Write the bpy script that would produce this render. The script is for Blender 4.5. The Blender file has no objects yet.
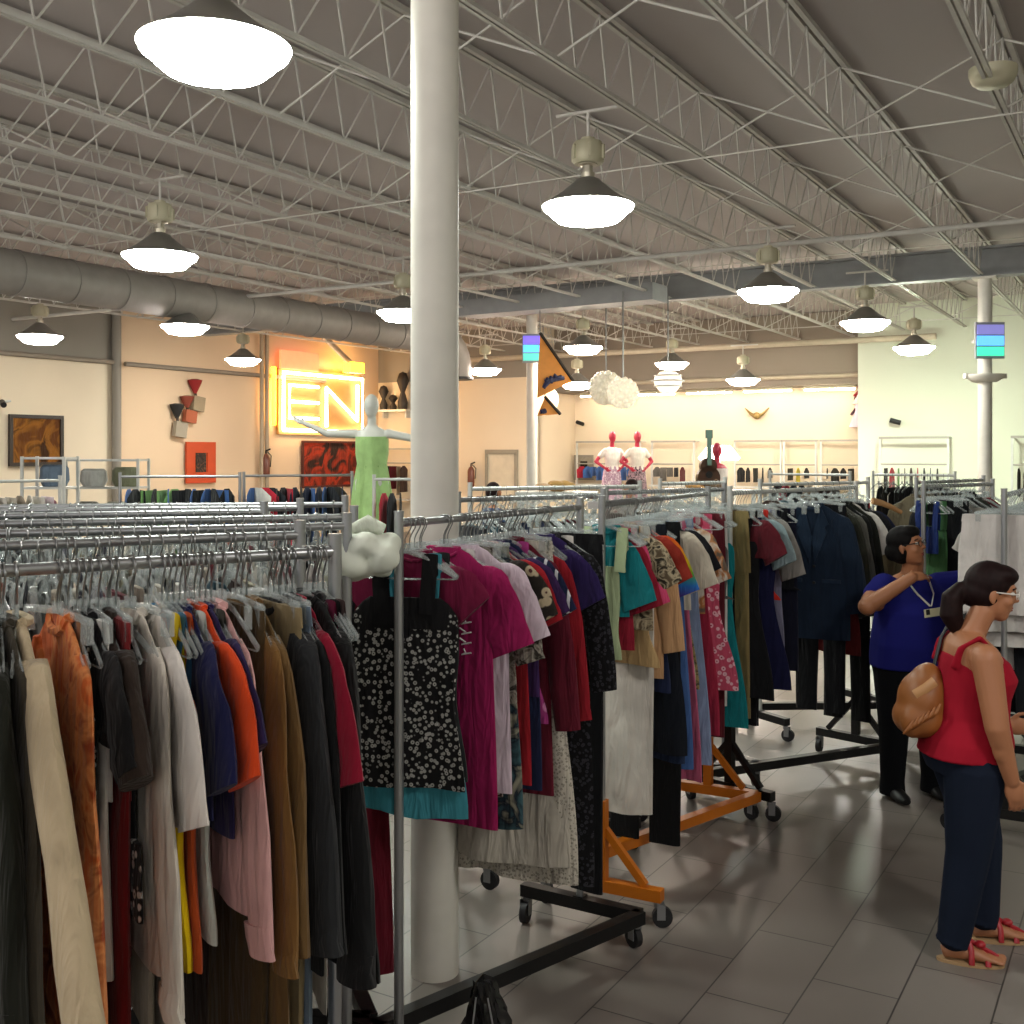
import bpy, math, random
from mathutils import Vector, Matrix
C = bpy.context.scene.collection
PI = math.pi
F = 1100.0; H = 2.0; HY = 453.0
ca, sa = 0.8616, 0.5075            # the building is turned about 30 degrees

def B(p, q, z=0.0):                # building axes -> world (q runs along the joists)
    return Vector((p*ca + q*sa, -p*sa + q*ca, z))
def W(x, y, D):                    # a sight line of the photograph followed for D metres
    return Vector(((x-512)/F*D, D, H-(y-HY)/F*D))
def lin(h):
    h = h.lstrip('#'); r = []
    for i in (0, 2, 4):
        c = int(h[i:i+2], 16)/255
        r.append(c/12.92 if c <= .04045 else ((c+.055)/1.055)**2.4)
    return (r[0], r[1], r[2], 1)

# ---------------------------------------------------------------- meshes
class MB:
    def __init__(s): s.v = []; s.f = []
    def add(s, vs, fs):
        o = len(s.v); s.v += [tuple(v) for v in vs]; s.f += [tuple(i+o for i in f) for f in fs]; return s
    def box(s, c, d, M=None):
        c = Vector(c); x, y, z = d[0]/2, d[1]/2, d[2]/2
        vs = [Vector((i*x, j*y, k*z)) for i in (-1, 1) for j in (-1, 1) for k in (-1, 1)]
        vs = [c+(M @ w if M else w) for w in vs]
        return s.add(vs, [(0, 1, 3, 2), (4, 6, 7, 5), (0, 4, 5, 1), (2, 3, 7, 6), (0, 2, 6, 4), (1, 5, 7, 3)])
    def rings(s, rs, caps=True):
        n = len(rs[0]); o = len(s.v)
        for r in rs: s.v += [tuple(p) for p in r]
        for k in range(len(rs)-1):
            for i in range(n):
                j = (i+1) % n
                s.f.append((o+k*n+i, o+k*n+j, o+(k+1)*n+j, o+(k+1)*n+i))
        if caps:
            s.f.append(tuple(o+i for i in reversed(range(n))))
            s.f.append(tuple(o+(len(rs)-1)*n+i for i in range(n)))
        return s
    def tube(s, pts, r, n=8, caps=True, flat=1.0, side=None):
        pts = [Vector(p) for p in pts]; m = len(pts)
        rr = r if isinstance(r, (list, tuple)) else [r]*m
        rs = []; up = None
        for i, p in enumerate(pts):
            t = (pts[min(i+1, m-1)]-pts[max(i-1, 0)])
            t = t.normalized() if t.length > 1e-9 else Vector((0, 0, 1))
            if side is not None: a = Vector(side)
            elif up is None: a = Vector((0, 0, 1)) if abs(t.z) < .9 else Vector((1, 0, 0))
            else: a = up
            a = (a - t*a.dot(t)).normalized(); up = a
            b = t.cross(a)
            q = rr[i]; qa, qb = q if isinstance(q, (list, tuple)) else (q, q*flat)
            rs.append([p + a*qa*math.cos(2*PI*k/n) + b*qb*math.sin(2*PI*k/n) for k in range(n)])
        return s.rings(rs, caps)
    def bar(s, a, b, w, h):                 # square bar a -> b, h up, w across
        a = Vector(a); b = Vector(b); t = (b-a).normalized()
        u = Vector((0, 0, 1)) if abs(t.z) < .95 else Vector((1, 0, 0))
        sd = t.cross(u).normalized(); u = sd.cross(t)
        rs = [[p + sd*w/2*i + u*h/2*j for i, j in ((-1, -1), (1, -1), (1, 1), (-1, 1))] for p in (a, b)]
        return s.rings(rs)
    def lathe(s, prof, c=(0, 0, 0), n=24, M=None, caps=False):
        c = Vector(c); rs = []
        for r, z in prof:
            ring = [Vector((r*math.cos(2*PI*k/n), r*math.sin(2*PI*k/n), z)) for k in range(n)]
            rs.append([c+(M @ w if M else w) for w in ring])
        return s.rings(rs, caps)
    def ell(s, c, r, n=12, m=8, M=None):
        c = Vector(c); rs = []
        if not isinstance(r, (list, tuple)): r = (r, r, r)
        for i in range(m+1):
            a = -PI/2 + PI*i/m; cz = math.cos(a) if 0 < i < m else .02
            ring = [Vector((r[0]*cz*math.cos(2*PI*k/n), r[1]*cz*math.sin(2*PI*k/n), r[2]*math.sin(a))) for k in range(n)]
            rs.append([c+(M @ w if M else w) for w in ring])
        return s.rings(rs, True)
    def mesh(s, name, m, smooth=True):
        me = bpy.data.meshes.new(name); me.from_pydata(s.v, [], s.f)
        if m: me.materials.append(m)
        if smooth:
            me.polygons.foreach_set('use_smooth', [True]*len(me.polygons))
            try: me.set_sharp_from_angle(angle=.8)
            except Exception: pass
        return me
    def build(s, name, m, parent=None, smooth=True):
        return link(s.mesh(name, m, smooth), name, parent)

def link(me, name, parent=None):
    o = bpy.data.objects.new(name, me); C.objects.link(o)
    if parent: o.parent = parent
    return o
def tag(o, label, cat, group=None, kind=None):
    o['label'] = label; o['category'] = cat
    if group: o['group'] = group
    if kind: o['kind'] = kind
    return o
def empty(name, loc, rz, label, cat, group=None):
    o = bpy.data.objects.new(name, None); C.objects.link(o); o.empty_display_size = .1
    o.location = loc; o.rotation_euler = (0, 0, rz)
    return tag(o, label, cat, group)
def struct(o, label=None):
    o['kind'] = 'structure'
    if label: o['label'] = label
    return o
def copy_tree(o, parent=None):
    c = o.copy(); C.objects.link(c)
    if parent: c.parent = parent
    for ch in kids.get(o, []): kids.setdefault(c, []).append(copy_tree(ch, c))
    return c
kids = {}
def reg(parent, *cs):
    kids.setdefault(parent, []).extend(cs)
def dup(o, label=None, loc=None, rz=None, group=None):
    c = o.copy(); C.objects.link(c)
    for ch in list(o.children):
        d = ch.copy(); C.objects.link(d); d.parent = c
        for g in list(ch.children):
            e = g.copy(); C.objects.link(e); e.parent = d
    if label: c['label'] = label
    if group: c['group'] = group
    if loc is not None: c.location = loc
    if rz is not None: c.rotation_euler = (0, 0, rz)
    return c

# ---------------------------------------------------------------- materials
MC = {}
def nodes(name):
    m = bpy.data.materials.new(name); m.use_nodes = True
    nt = m.node_tree; b = nt.nodes['Principled BSDF']
    return m, nt, b
def N(nt, t, **kw):
    n = nt.nodes.new(t)
    for k, v in kw.items():
        if k in n.inputs: n.inputs[k].default_value = v
        else: setattr(n, k, v)
    return n
def ramp(nt, stops, interp='LINEAR'):
    r = nt.nodes.new('ShaderNodeValToRGB'); e = r.color_ramp.elements
    r.color_ramp.interpolation = interp
    while len(e) < len(stops): e.new(.5)
    for i, (p, c) in enumerate(stops): e[i].position = p; e[i].color = lin(c) if isinstance(c, str) else c
    return r
def bump(nt, b, src, strength=.2, dist=.01):
    bm = N(nt, 'ShaderNodeBump'); bm.inputs['Strength'].default_value = strength; bm.inputs['Distance'].default_value = dist
    nt.links.new(src, bm.inputs['Height']); nt.links.new(bm.outputs[0], b.inputs['Normal'])
def plain(name, col, rough=.6, metal=0, emit=0, var=.06, scale=6, spec=.5, emitcol=None):
    key = ('p', name, col, rough, metal, emit)
    if key in MC: return MC[key]
    m, nt, b = nodes(name); MC[key] = m
    tc = N(nt, 'ShaderNodeTexCoord'); no = N(nt, 'ShaderNodeTexNoise'); no.inputs['Scale'].default_value = scale
    nt.links.new(tc.outputs['Object'], no.inputs['Vector'])
    c = lin(col)
    r = ramp(nt, [(.3, tuple(x*(1-var) for x in c[:3])+(1,)), (.7, tuple(min(1, x*(1+var)) for x in c[:3])+(1,))])
    nt.links.new(no.outputs['Fac'], r.inputs[0]); nt.links.new(r.outputs[0], b.inputs['Base Color'])
    b.inputs['Roughness'].default_value = rough; b.inputs['Metallic'].default_value = metal
    b.inputs['Specular IOR Level'].default_value = spec
    if emit:
        b.inputs['Emission Color'].default_value = lin(emitcol or col); b.inputs['Emission Strength'].default_value = emit
    return m
def cloth(pat, c1, c2='#ffffff', c3=None, scale=30, rough=.9):
    key = ('c', pat, c1, c2, c3, scale)
    if key in MC: return MC[key]
    m, nt, b = nodes('fabric_'+pat); MC[key] = m
    L = nt.links.new
    tc = N(nt, 'ShaderNodeTexCoord')
    oi = N(nt, 'ShaderNodeObjectInfo')
    ob = tc.outputs['Object']
    b.inputs['Roughness'].default_value = rough; b.inputs['Specular IOR Level'].default_value = .2
    try: b.inputs['Sheen Weight'].default_value = .08
    except Exception: pass
    a, d = lin(c1), lin(c2)
    if pat == 'solid':
        no = N(nt, 'ShaderNodeTexNoise'); no.inputs['Scale'].default_value = 9; L(ob, no.inputs['Vector'])
        r = ramp(nt, [(.3, tuple(x*.88 for x in a[:3])+(1,)), (.7, tuple(min(1, x*1.1) for x in a[:3])+(1,))])
        L(no.outputs['Fac'], r.inputs[0])
    elif pat == 'floral':
        vo = N(nt, 'ShaderNodeTexVoronoi'); vo.inputs['Scale'].default_value = scale; L(ob, vo.inputs['Vector'])
        r = ramp(nt, [(0, c3 or c1), (.12, c3 or c1), (.16, c2), (.36, c2), (.44, c1), (1, c1)])
        L(vo.outputs['Distance'], r.inputs[0])
    elif pat == 'blotch':
        no = N(nt, 'ShaderNodeTexNoise'); no.inputs['Scale'].default_value = scale; no.inputs['Detail'].default_value = 3
        no.inputs['Distortion'].default_value = 1.2; L(ob, no.inputs['Vector'])
        r = ramp(nt, [(.38, c1), (.5, c2), (.62, c3 or c1)]); L(no.outputs['Fac'], r.inputs[0])
    elif pat in ('stripes', 'bands', 'bottom'):
        se = N(nt, 'ShaderNodeSeparateXYZ'); L(ob, se.inputs[0])
        mu = N(nt, 'ShaderNodeMath', operation='MULTIPLY'); mu.inputs[1].default_value = scale
        L(se.outputs['X' if pat == 'stripes' else 'Z'], mu.inputs[0])
        fr = N(nt, 'ShaderNodeMath', operation='FRACT'); L(mu.outputs[0], fr.inputs[0])
        r = ramp(nt, [(0, c1), (.5, c2), (.75, c3 or c2)], 'CONSTANT'); L(fr.outputs[0], r.inputs[0])
    elif pat == 'rainbow':
        se = N(nt, 'ShaderNodeSeparateXYZ'); L(ob, se.inputs[0])
        mr = N(nt, 'ShaderNodeMapRange'); mr.inputs[1].default_value = -.14; mr.inputs[2].default_value = -.46
        L(se.outputs['Z'], mr.inputs[0])
        r = ramp(nt, [(0, '#c43a22'), (.2, '#d8761e'), (.38, '#d9b820'), (.55, '#4fa32d'), (.72, '#2a6fc0'), (.88, '#4a2a80'), (1, '#232040')]); L(mr.outputs[0], r.inputs[0])
    L(r.outputs[0], b.inputs['Base Color'])
    mpz = N(nt, 'ShaderNodeMapping'); mpz.inputs['Scale'].default_value = (1, 1, .22); L(ob, mpz.inputs['Vector'])
    n2 = N(nt, 'ShaderNodeTexNoise'); n2.inputs['Scale'].default_value = 17; n2.inputs['Detail'].default_value = 3; n2.inputs['Distortion'].default_value = .6
    L(mpz.outputs[0], n2.inputs['Vector']); bump(nt, b, n2.outputs['Fac'], .8, .035)
    return m

def clear_plastic():
    m, nt, b = nodes('clear_plastic')
    out = nt.nodes['Material Output']
    b.inputs['Base Color'].default_value = (.62, .66, .65, 1); b.inputs['Roughness'].default_value = .15
    b.inputs['Specular IOR Level'].default_value = .9
    tr = N(nt, 'ShaderNodeBsdfTransparent'); tr.inputs[0].default_value = (.93, .95, .95, 1)
    mx = N(nt, 'ShaderNodeMixShader'); mx.inputs[0].default_value = .34
    nt.links.new(tr.outputs[0], mx.inputs[1]); nt.links.new(b.outputs[0], mx.inputs[2]); nt.links.new(mx.outputs[0], out.inputs[0])
    return m
M_CLEAR = clear_plastic()
M_WIRE = plain('hanger_wire', '#8d8f8e', .3, .9)
M_CHROME = plain('chrome_tube', '#a4a6a8', .36, .85, var=.02)
M_POSTW = plain('white_tube', '#c8cac6', .4, .2)
M_BLACK = plain('black_steel', '#141415', .45, .3)
M_ORANGE = plain('orange_steel', '#c06a12', .45, .1)
M_RUBBER = plain('black_rubber', '#17171a', .6)
M_HUB = plain('grey_hub', '#8e8f90', .4, .6)
M_WHITEP = plain('white_paint', '#d9d6cc', .5, spec=.4)
M_JOIST = plain('joist_paint', '#c4c1ba', .6)
M_SKIN = plain('skin', '#a8714f', .5, var=.05)
M_SKIN2 = plain('skin_warm', '#9c6644', .5, var=.05)
# ================================================================ room shell
def poly_slab(name, pts, z0, z1, m):
    mb = MB(); n = len(pts)
    mb.add([(p.x, p.y, z0) for p in pts]+[(p.x, p.y, z1) for p in pts],
           [tuple(reversed(range(n))), tuple(range(n, 2*n))]+[(i, (i+1) % n, n+(i+1) % n, n+i) for i in range(n)])
    return mb.build(name, m, smooth=False)
def floor_mat():
    m, nt, b = nodes('grey_floor_tile'); L = nt.links.new
    tc = N(nt, 'ShaderNodeTexCoord'); mp = N(nt, 'ShaderNodeMapping')
    mp.inputs['Rotation'].default_value = (0, 0, math.atan2(ca, sa)*-1)
    mp.inputs['Location'].default_value = (.15, .118, 0)
    L(tc.outputs['Object'], mp.inputs['Vector'])
    br = N(nt, 'ShaderNodeTexBrick'); br.offset = .5; br.squash = 1
    br.inputs['Scale'].default_value = 1; br.inputs['Brick Width'].default_value = .62; br.inputs['Row Height'].default_value = .314
    br.inputs['Mortar Size'].default_value = .0035; br.inputs['Mortar Smooth'].default_value = .3
    br.inputs['Color1'].default_value = lin('#736c66'); br.inputs['Color2'].default_value = lin('#7b746e'); br.inputs['Mortar'].default_value = lin('#3b3835')
    L(mp.outputs[0], br.inputs['Vector'])
    no = N(nt, 'ShaderNodeTexNoise'); no.inputs['Scale'].default_value = 1.3; no.inputs['Detail'].default_value = 1
    L(tc.outputs['Object'], no.inputs['Vector'])
    mx = N(nt, 'ShaderNodeMixRGB', blend_type='OVERLAY'); mx.inputs[0].default_value = .12
    L(br.outputs['Color'], mx.inputs[1]); L(no.outputs['Fac'], mx.inputs[2]); L(mx.outputs[0], b.inputs['Base Color'])
    rr = ramp(nt, [(.3, (.3,)*3+(1,)), (.7, (.38,)*3+(1,))]); L(no.outputs['Fac'], rr.inputs[0]); L(rr.outputs[0], b.inputs['Roughness'])
    bump(nt, b, br.outputs['Fac'], -.25, .002)
    return m
P0, P1, Q0, Q1 = -18.0, 9.0, -5.0, 26.0
struct(poly_slab('floor', [B(P0, Q0), B(P0, Q1), B(P1, Q1), B(P1, Q0)][::-1], -.12, 0, floor_mat()))
M_DECK = plain('ceiling_deck', '#b8b0ae', .8, var=.04, scale=.5)
struct(poly_slab('ceiling', [B(P0, Q0), B(P0, Q1), B(P1, Q1), B(P1, Q0)][::-1], 5.0, 5.15, M_DECK))
M_WALLW = plain('cream_wall_paint', '#ddd0b8', .85, var=.03, scale=.8)
M_WALLG = plain('greenish_white_wall_paint', '#d3d8c6', .85, var=.02, scale=.8)
M_WALLGREY = plain('grey_upper_wall_paint', '#8a857c', .85, var=.04, scale=.8)
M_WALLP = plain('peach_wall_paint', '#dcc3a4', .85, var=.03, scale=.8)
M_SOFFIT = plain('brown_grey_soffit', '#8d8376', .85, var=.05, scale=.7)
def wall(name, a, b, z0, z1, m, t=.15):
    (pa, qa), (pb, qb) = a, b
    A, Bv = B(pa, qa), B(pb, qb); d = (Bv-A).normalized(); n = Vector((d.y, -d.x, 0))
    if n.dot(-A) > 0: n = -n                           # thickness goes away from the room
    return struct(poly_slab(name, [A, Bv, Bv+n*t, A+n*t], z0, z1, m))
PL = -17.3; QA = 22.6; PA = -12.6; QB = 24.5; PC = -5.13; QC = 22.8
qs = 8.78+.0
def q_at_left(x):                                       # where the sight line x meets the left wall
    t = (x-512)/F; D = PL/(ca*t-sa); return (t*sa+ca)*D
qm = q_at_left(113)
wall('wall_left', (PL, Q0), (PL, qm), 0, 3.73, M_WALLW)
wall('wall_left_upper', (PL, Q0), (PL, qm), 3.73, 5, M_WALLGREY)
wall('wall_left_far', (PL, qm), (PL, QA), 0, 5, M_WALLP)
wall('wall_back_left', (PL, QA), (PA, QA), 0, 3.8, M_WALLW)
wall('wall_back_left_upper', (PL, QA), (PA, QA), 3.8, 5, M_WALLGREY)
wall('wall_alcove_left', (PA, QA), (PA, QB), 0, 5, M_WALLW)
wall('wall_back', (PA, QB), (PC, QB), 0, 5, M_WALLW)
wall('wall_alcove_right', (PC, QB), (PC, QC), 0, 5, M_WALLG)
wall('wall_back_right', (PC, QC), (P1-1, QC), 0, 5, M_WALLG)
wall('wall_right', (P1-1, QC), (P1-1, Q0), 0, 5, M_WALLG)
wall('wall_front', (P0, Q0+.1), (P1, Q0+.1), 0, 2.3, M_WALLW)  # unseen low wall behind the camera, added to block low fill light
# soffit over the alcove and the grey strip above the right wall
s = MB(); a, b2, c, d = B(PA, QB-1.1), B(PC, QB-1.1), B(PC, QB-.02), B(PA, QB-.02)
o = poly_slab('trim_1', [a, b2, c, d][::-1], 3.45, 4.98, M_SOFFIT); struct(o)
o = MB().bar(B(PL+.12, qm, 1.86), B(PL+.12, qm, 1.85), .2, .2)
o = MB().tube([B(PL+.1, qm, 0), B(PL+.1, qm, 4.98)], .09, 10).build('trim_2', M_WALLGREY); struct(o)
for i, (pa, pb, z, m) in enumerate((((PL+.1, qm+.2), (PL+.1, QA-2.2), 3.72, M_SOFFIT), ((PL+.1, qm-9), (PL+.1, qm), 3.73, M_SOFFIT))):
    struct(MB().tube([B(pa[0], pa[1], z), B(pb[0], pb[1], z)], .045, 8).build('trim_%d' % (3+i), m))
A_, B_ = B(PA+.3, QB-1.25, 3.62), B(PC-.1, QB-1.25, 3.62)
struct(MB().tube([A_, B_], .05, 8).build('trim_5', plain('pale_pipe', '#b4a893', .5)))
struct(MB().tube([B(PA-3, QB-2.6, 4.2), B(PC+1.5, QB-2.6, 4.2)], .06, 8).build('trim_6', plain('pale_pipe', '#b4a893', .5)))
# door with its frame in the back left wall
def on_wall(x, y, q):                                   # point where a sight line meets a wall plane q
    t = (x-512)/F; D = q/(t*sa+ca); return W(x, y, D)
dl, dr = on_wall(489, 455, QA), on_wall(516, 455, QA)
pw = lambda X: (X.x*ca-X.y*sa)
mb = MB(); pa, pb = pw(dl), pw(dr)
zt = 1.99
R30 = Matrix.Rotation(-math.atan2(sa, ca), 3, 'Z')
o = MB().box(B((pa+pb)/2, QA-.02, zt/2), (pb-pa, .05, zt), R30).build('door_1', plain('cream_door', '#cdc5b0', .5), smooth=False); struct(o)
fr = MB()
for pp in (pa-.03, pb+.03): fr.box(B(pp, QA-.04, zt/2), (.07, .09, zt), R30)
fr.box(B((pa+pb)/2, QA-.04, zt+.04), (pb-pa+.13, .09, .1), R30)
f = fr.build('door_frame', plain('door_frame_grey', '#8f8a7c', .5), o, smooth=False)
h = MB().tube([B(pb-.1, QA-.12, 1.0), B(pb-.1, QA-.06, 1.0)], .03, 8).build('door_handle', M_CHROME, o)

# ================================================================ roof joists
def joist(pk, label):
    D0 = 5.88
    root = empty('roof_joist', B(pk, 0, 4.42), 0, label, 'joist')
    o = B(pk, 0, 4.42); q0, q1 = -1.5, (QB if PA < pk < PC else QC)-.1
    if pk < PA: q1 = QA-.1
    def L_(dp, q, z): return B(pk+dp, q, z)-o
    tc, bc, wb = MB(), MB(), MB()
    for sgn in (-1, 1):
        bc.bar(L_(.02*sgn, q0, 4.435), L_(.02*sgn, q1, 4.435), .024, .028)
        tc.bar(L_(.03*sgn, q0, 4.955), L_(.03*sgn, q1, 4.955), .036, .04)
    q = q0; up = False; s_ = .34
    while q < q1-s_:
        a, b = L_(0, q, 4.94 if up else 4.45), L_(0, q+s_*(.35 if up else 1.0), 4.45 if up else 4.94)
        wb.tube([a, b], .008, 4); q += s_*(.35 if up else 1.0); up = not up
    tc.build('top_chord', M_JOIST, root, False); bc.build('bottom_chord', M_JOIST, root, False); wb.build('web', M_JOIST, root)
ORD = ['first', 'second', 'third', 'fourth', 'fifth', 'sixth', 'seventh', 'eighth', 'ninth', 'tenth', 'eleventh', 'twelfth', 'thirteenth', 'fourteenth', 'fifteenth', 'sixteenth', 'seventeenth', 'eighteenth', 'nineteenth', 'twentieth']
JP = [-2.097+1.137*k for k in range(3, -13, -1)]
for i, pk in enumerate(JP):
    joist(pk, '%s white open-web roof joist, counting leftward from the right edge of the ceiling' % ORD[i])
def brace(q, i):
    mb = MB()
    for k in range(len(JP)-1):
        a, b = JP[k], JP[k+1]
        mb.tube([B(a, q, 4.44), B(b, q, 4.94)], .010, 5); mb.tube([B(a, q, 4.94), B(b, q, 4.44)], .010, 5)
    if i % 2 == 0: mb.tube([B(JP[0], q+.03, 4.41), B(JP[-1], q+.03, 4.41)], .008, 5)
    tag(mb.build('cross_bracing', M_JOIST), 'white criss-cross bracing rods between the roof joists, %s row from the camera' % ORD[i], 'bracing')
for i, q in enumerate((3.5, 6.0, 8.5, 11.0, 13.5, 18.5, 21.0)): brace(q, i)

# girder, columns, sprinkler pipe, boxed duct
QG = 16.22
M_GIR = plain('girder_paint', '#8f9192', .6)
root = empty('steel_girder', B(-4, QG, 4.4), 0, 'wide grey steel girder crossing the ceiling above the far columns', 'beam')
o = B(-4, QG, 4.4)
g = MB(); a, b = B(-16.9, QG, 0)-o, B(P1-1.1, QG, 0)-o
g.bar((a.x, a.y, .2), (b.x, b.y, .2), .03, .36); g.build('beam_web', M_GIR, root, False)
g = MB(); g.bar((a.x, a.y, .015), (b.x, b.y, .015), .24, .03); g.build('bottom_flange', M_GIR, root, False)
g = MB(); g.bar((a.x, a.y, .395), (b.x, b.y, .395), .24, .03); g.build('top_flange', M_GIR, root, False)
def column(X, Y, label, top, r=.0925):
    root = empty('support_column', (X, Y, 0), 0, label, 'column')
    MB().tube([(0, 0, 0), (0, 0, top)], r, 40).build('shaft', M_WHITEP, root)
    MB().box((0, 0, top-.01), (.3, .3, .025), R30).build('cap_plate', M_WHITEP, root, False)
    return root
COLS = [(-.298, 4.24), (W(985, 453, 15.0).x, 15.0), (W(532, 453, 18.5).x, 18.5)]
column(*COLS[0], 'thick round white column in the foreground, standing among the clothes racks', 4.99)
column(*COLS[1], 'slim round white column at the right, with a screen sign and a round bracket', 4.39)
column(*COLS[2], 'slim round white column in the middle distance, with orange pennants hanging beside it', 4.39)
mb = MB(); a, b = W(1040, 219, 10.75), W(120, 300, 17.5)
d = Vector((ca, -sa, 0)); a = Vector((5.2, 10.8, 4.3)); pts = [a - d*t for t in (-2, 0, 6, 12, 16)]
rt = empty('sprinkler_pipe', a, 0, 'long white sprinkler pipe running under the joists in front of the girder', 'pipe')
mb.tube([p-a for p in pts], .03, 10).build('pipe', plain('pipe_paint', '#b6b3ac', .5), rt)
mb = MB()
for t in range(-1, 16, 2): p = a-d*t-a; mb.tube([p+d*.06, p-d*.06], .04, 10)

mb = MB(); mb.bar(B(-7.9, QG-.5, 4.39), B(-6.0, QG-.5, 4.39), .8, .34)
p0, p1 = W(468, 305, 18.6), W(660, 303, 16.6)
bd = MB().bar((p0.x, p0.y, 4.42), (p1.x, p1.y, 4.42), .5, .26).build('box_duct', plain('light_grey_duct', '#989a9b', .6), smooth=False)
tag(bd, 'flat light grey boxed duct under the girder, beside the thick column', 'duct')

# the big round duct on the left, its seams raised in the same sheet
def seamed(v, rd):
    pts, rr = [], []; n = 22
    for k in range(n):
        for f_, r_ in ((0, rd), (.002, rd+.012), (.06, rd+.012), (.062, rd)):
            pts.append(v*((k+f_)/n)); rr.append(r_)
    return pts+[v], rr+[rd]
def duct():
    bz = 4.14; X = lambda D: -5.92+.583*(D-13.06)
    st = Vector((X(6.5), 6.5, bz)); root = empty('round_duct', st, 0, 'large round grey air duct running under the ceiling at left', 'duct')
    en = Vector((X(20.9), 20.9, bz)); dd = (en-st).normalized()
    rd = .27
    sl = []
    MB().tube(*seamed(en-st, rd), 32).build('pipe', plain('duct_grey', '#8f8a85', .55, .1), root)
    el = []
    for k in range(7):
        a = PI/2*k/6; el.append(en-st + dd*.55*math.sin(a) + Vector((0, 0, -.55*(1-math.cos(a)))))
    el.append(el[-1]+Vector((0, 0, -.12)))
    MB().tube(el, rd+.02, 28).build('elbow', plain('duct_grey', '#8f8a85', .55, .1), root)
    rg = MB(); n = 22
    for k in range(n):
        p = dd*((en-st).length*k/n); rg.tube([p, p+dd*.05], rd+.012, 32)
    None and rg.build('seam', plain('duct_grey', '#8f8a85', .55, .1), root)
    rim = el[-1]; MB().tube([rim-Vector((0, 0, .0)), rim-Vector((0, 0, .05))], rd+.05, 28).build('outlet_rim', M_BLACK, root)
duct()

# ================================================================ lamps
LAMPS = [
 (215, 50, '#f8fff4', 'large glowing high-bay lamp nearest the camera, left of the thick column'),
 (588, 208, '#fff3f0', 'glowing high-bay lamp right of the thick column, with a cream ballast'),
 (160, 257, '#fff0e6', 'glowing high-bay lamp hanging in front of the round duct at left'),
 (768, 292, '#fffdf0', 'glowing high-bay lamp just below the girder, right of centre'),
 (403, 313, '#fff8ec', 'glowing lamp half hidden behind the left edge of the thick column'),
 (865, 323, '#fffbf0', 'glowing lamp under the girder beside the right wall corner'),
 (185, 327, '#fff2ea', 'glowing lamp tucked under the round duct, without a visible cone'),
 (40, 337, '#fff0da', 'glowing lamp at the far left above the framed landscape painting'),
 (583, 348, '#ffeedd', 'glowing lamp to the right of the orange pennants, above the globe chandeliers'),
 (914, 348, '#f6ffe8', 'glowing lamp washing the pale green right wall with light'),
 (672, 364, '#ffe9d8', 'glowing lamp directly above the single round chandelier'),
 (243, 360, '#ffd9c8', 'glowing pinkish lamp beside the neon sign'),
 (485, 370, '#ffe9d8', 'small glowing lamp between the duct elbow and the middle column'),
 (743, 380, '#ffe6d2', 'smallest dark-coned lamp in front of the brown soffit'),
 (577, 384, '#ffe6d2', 'small glowing lamp behind the tip of the large orange pennant')]
LENS = .325; POW = 42
M_REFL = plain('lamp_cone', '#8b8984', .35, .5)
M_BAL = plain('lamp_ballast', '#b9b49a', .5, .2)
def lamp_meshes(col, lit=1):
    ln = MB().lathe([(0, -.115), (.12, -.112), (.22, -.095), (.262, -.06), (.27, -.045), (.318, -.012), (.326, .008), (.318, .016)], n=40).mesh('lens', plain('lamp_lens', '#f4f4f0', .4, 0, POW*lit, emitcol=col))
    return ln
cone = MB().lathe([(.33, .012), (.322, .02), (.2, .1), (.11, .175), (.085, .2), (.05, .215), (0, .22)], n=40).mesh('lamp_shade', M_REFL)
neck = MB().lathe([(0, .2), (.045, .21), (.05, .25), (.035, .255), (.035, .3), (.07, .305), (.07, .32), (0, .32)], n=16).mesh('socket', plain('socket_brass', '#b9b2a0', .35, .5))
bal = MB().lathe([(0, .31), (.1, .312), (.115, .33), (.115, .44), (.1, .47), (.05, .48), (.05, .5), (0, .5)], n=12)
for k in range(6):
    a = k*PI/3; bal.box((.117*math.cos(a), .117*math.sin(a), .39), (.02, .02, .1), Matrix.Rotation(a, 3, 'Z'))
bal = bal.mesh('ballast', M_BAL)
rod = MB().tube([(0, 0, .49), (0, 0, .70)], .012, 8).tube([(-.25, 0, .69), (.3, 0, .69)], .014, 6).mesh('conduit', M_JOIST)
for x, y, col, lab in LAMPS:
    D = min(1925/(HY-y), 21.8); w = W(x, y, D)
    r = empty('high_bay_lamp', w, -.5, lab, 'lamp', None)
    link(lamp_meshes(col, {914: 5.5, 865: 1.6, 672: 2, 743: 2, 583: 2, 577: 2, 485: 1.8, 243: 1.6, 40: 1.6, 185: 1.4}.get(x, 1)), 'lens', r); link(cone, 'lamp_shade', r); link(neck, 'socket', r); link(bal, 'ballast', r); link(rod, 'conduit', r)
# the rest of the store's lamps, behind and beside the camera
for (p, q) in ((-4.8, 0.2), (1.6, 2.6), (4.6, 8.6), (-9.5, 2.5)):
    ld = bpy.data.lights.new('store_lamp', 'AREA'); ld.shape = 'DISK'; ld.size = .65; ld.energy = 58; ld.color = (1, .96, .9)
    lo = bpy.data.objects.new('store_lamp', ld); C.objects.link(lo); lo.location = B(p, q, 3.75)
# unlit round housing at the top right
w = W(993, 73, 7.2)
r = empty('ceiling_speaker', w, 0, 'unlit cream round housing hanging from the joist near the top right corner', 'fixture')
MB().lathe([(0, -.09), (.1, -.085), (.13, -.06), (.15, -.01), (.15, .03), (0, .035)], n=28).build('housing', M_BAL, r)
MB().tube([(0, 0, .03), (0, 0, 4.43-w.z+.01)], .05, 12).build('stem', M_BAL, r)

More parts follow.
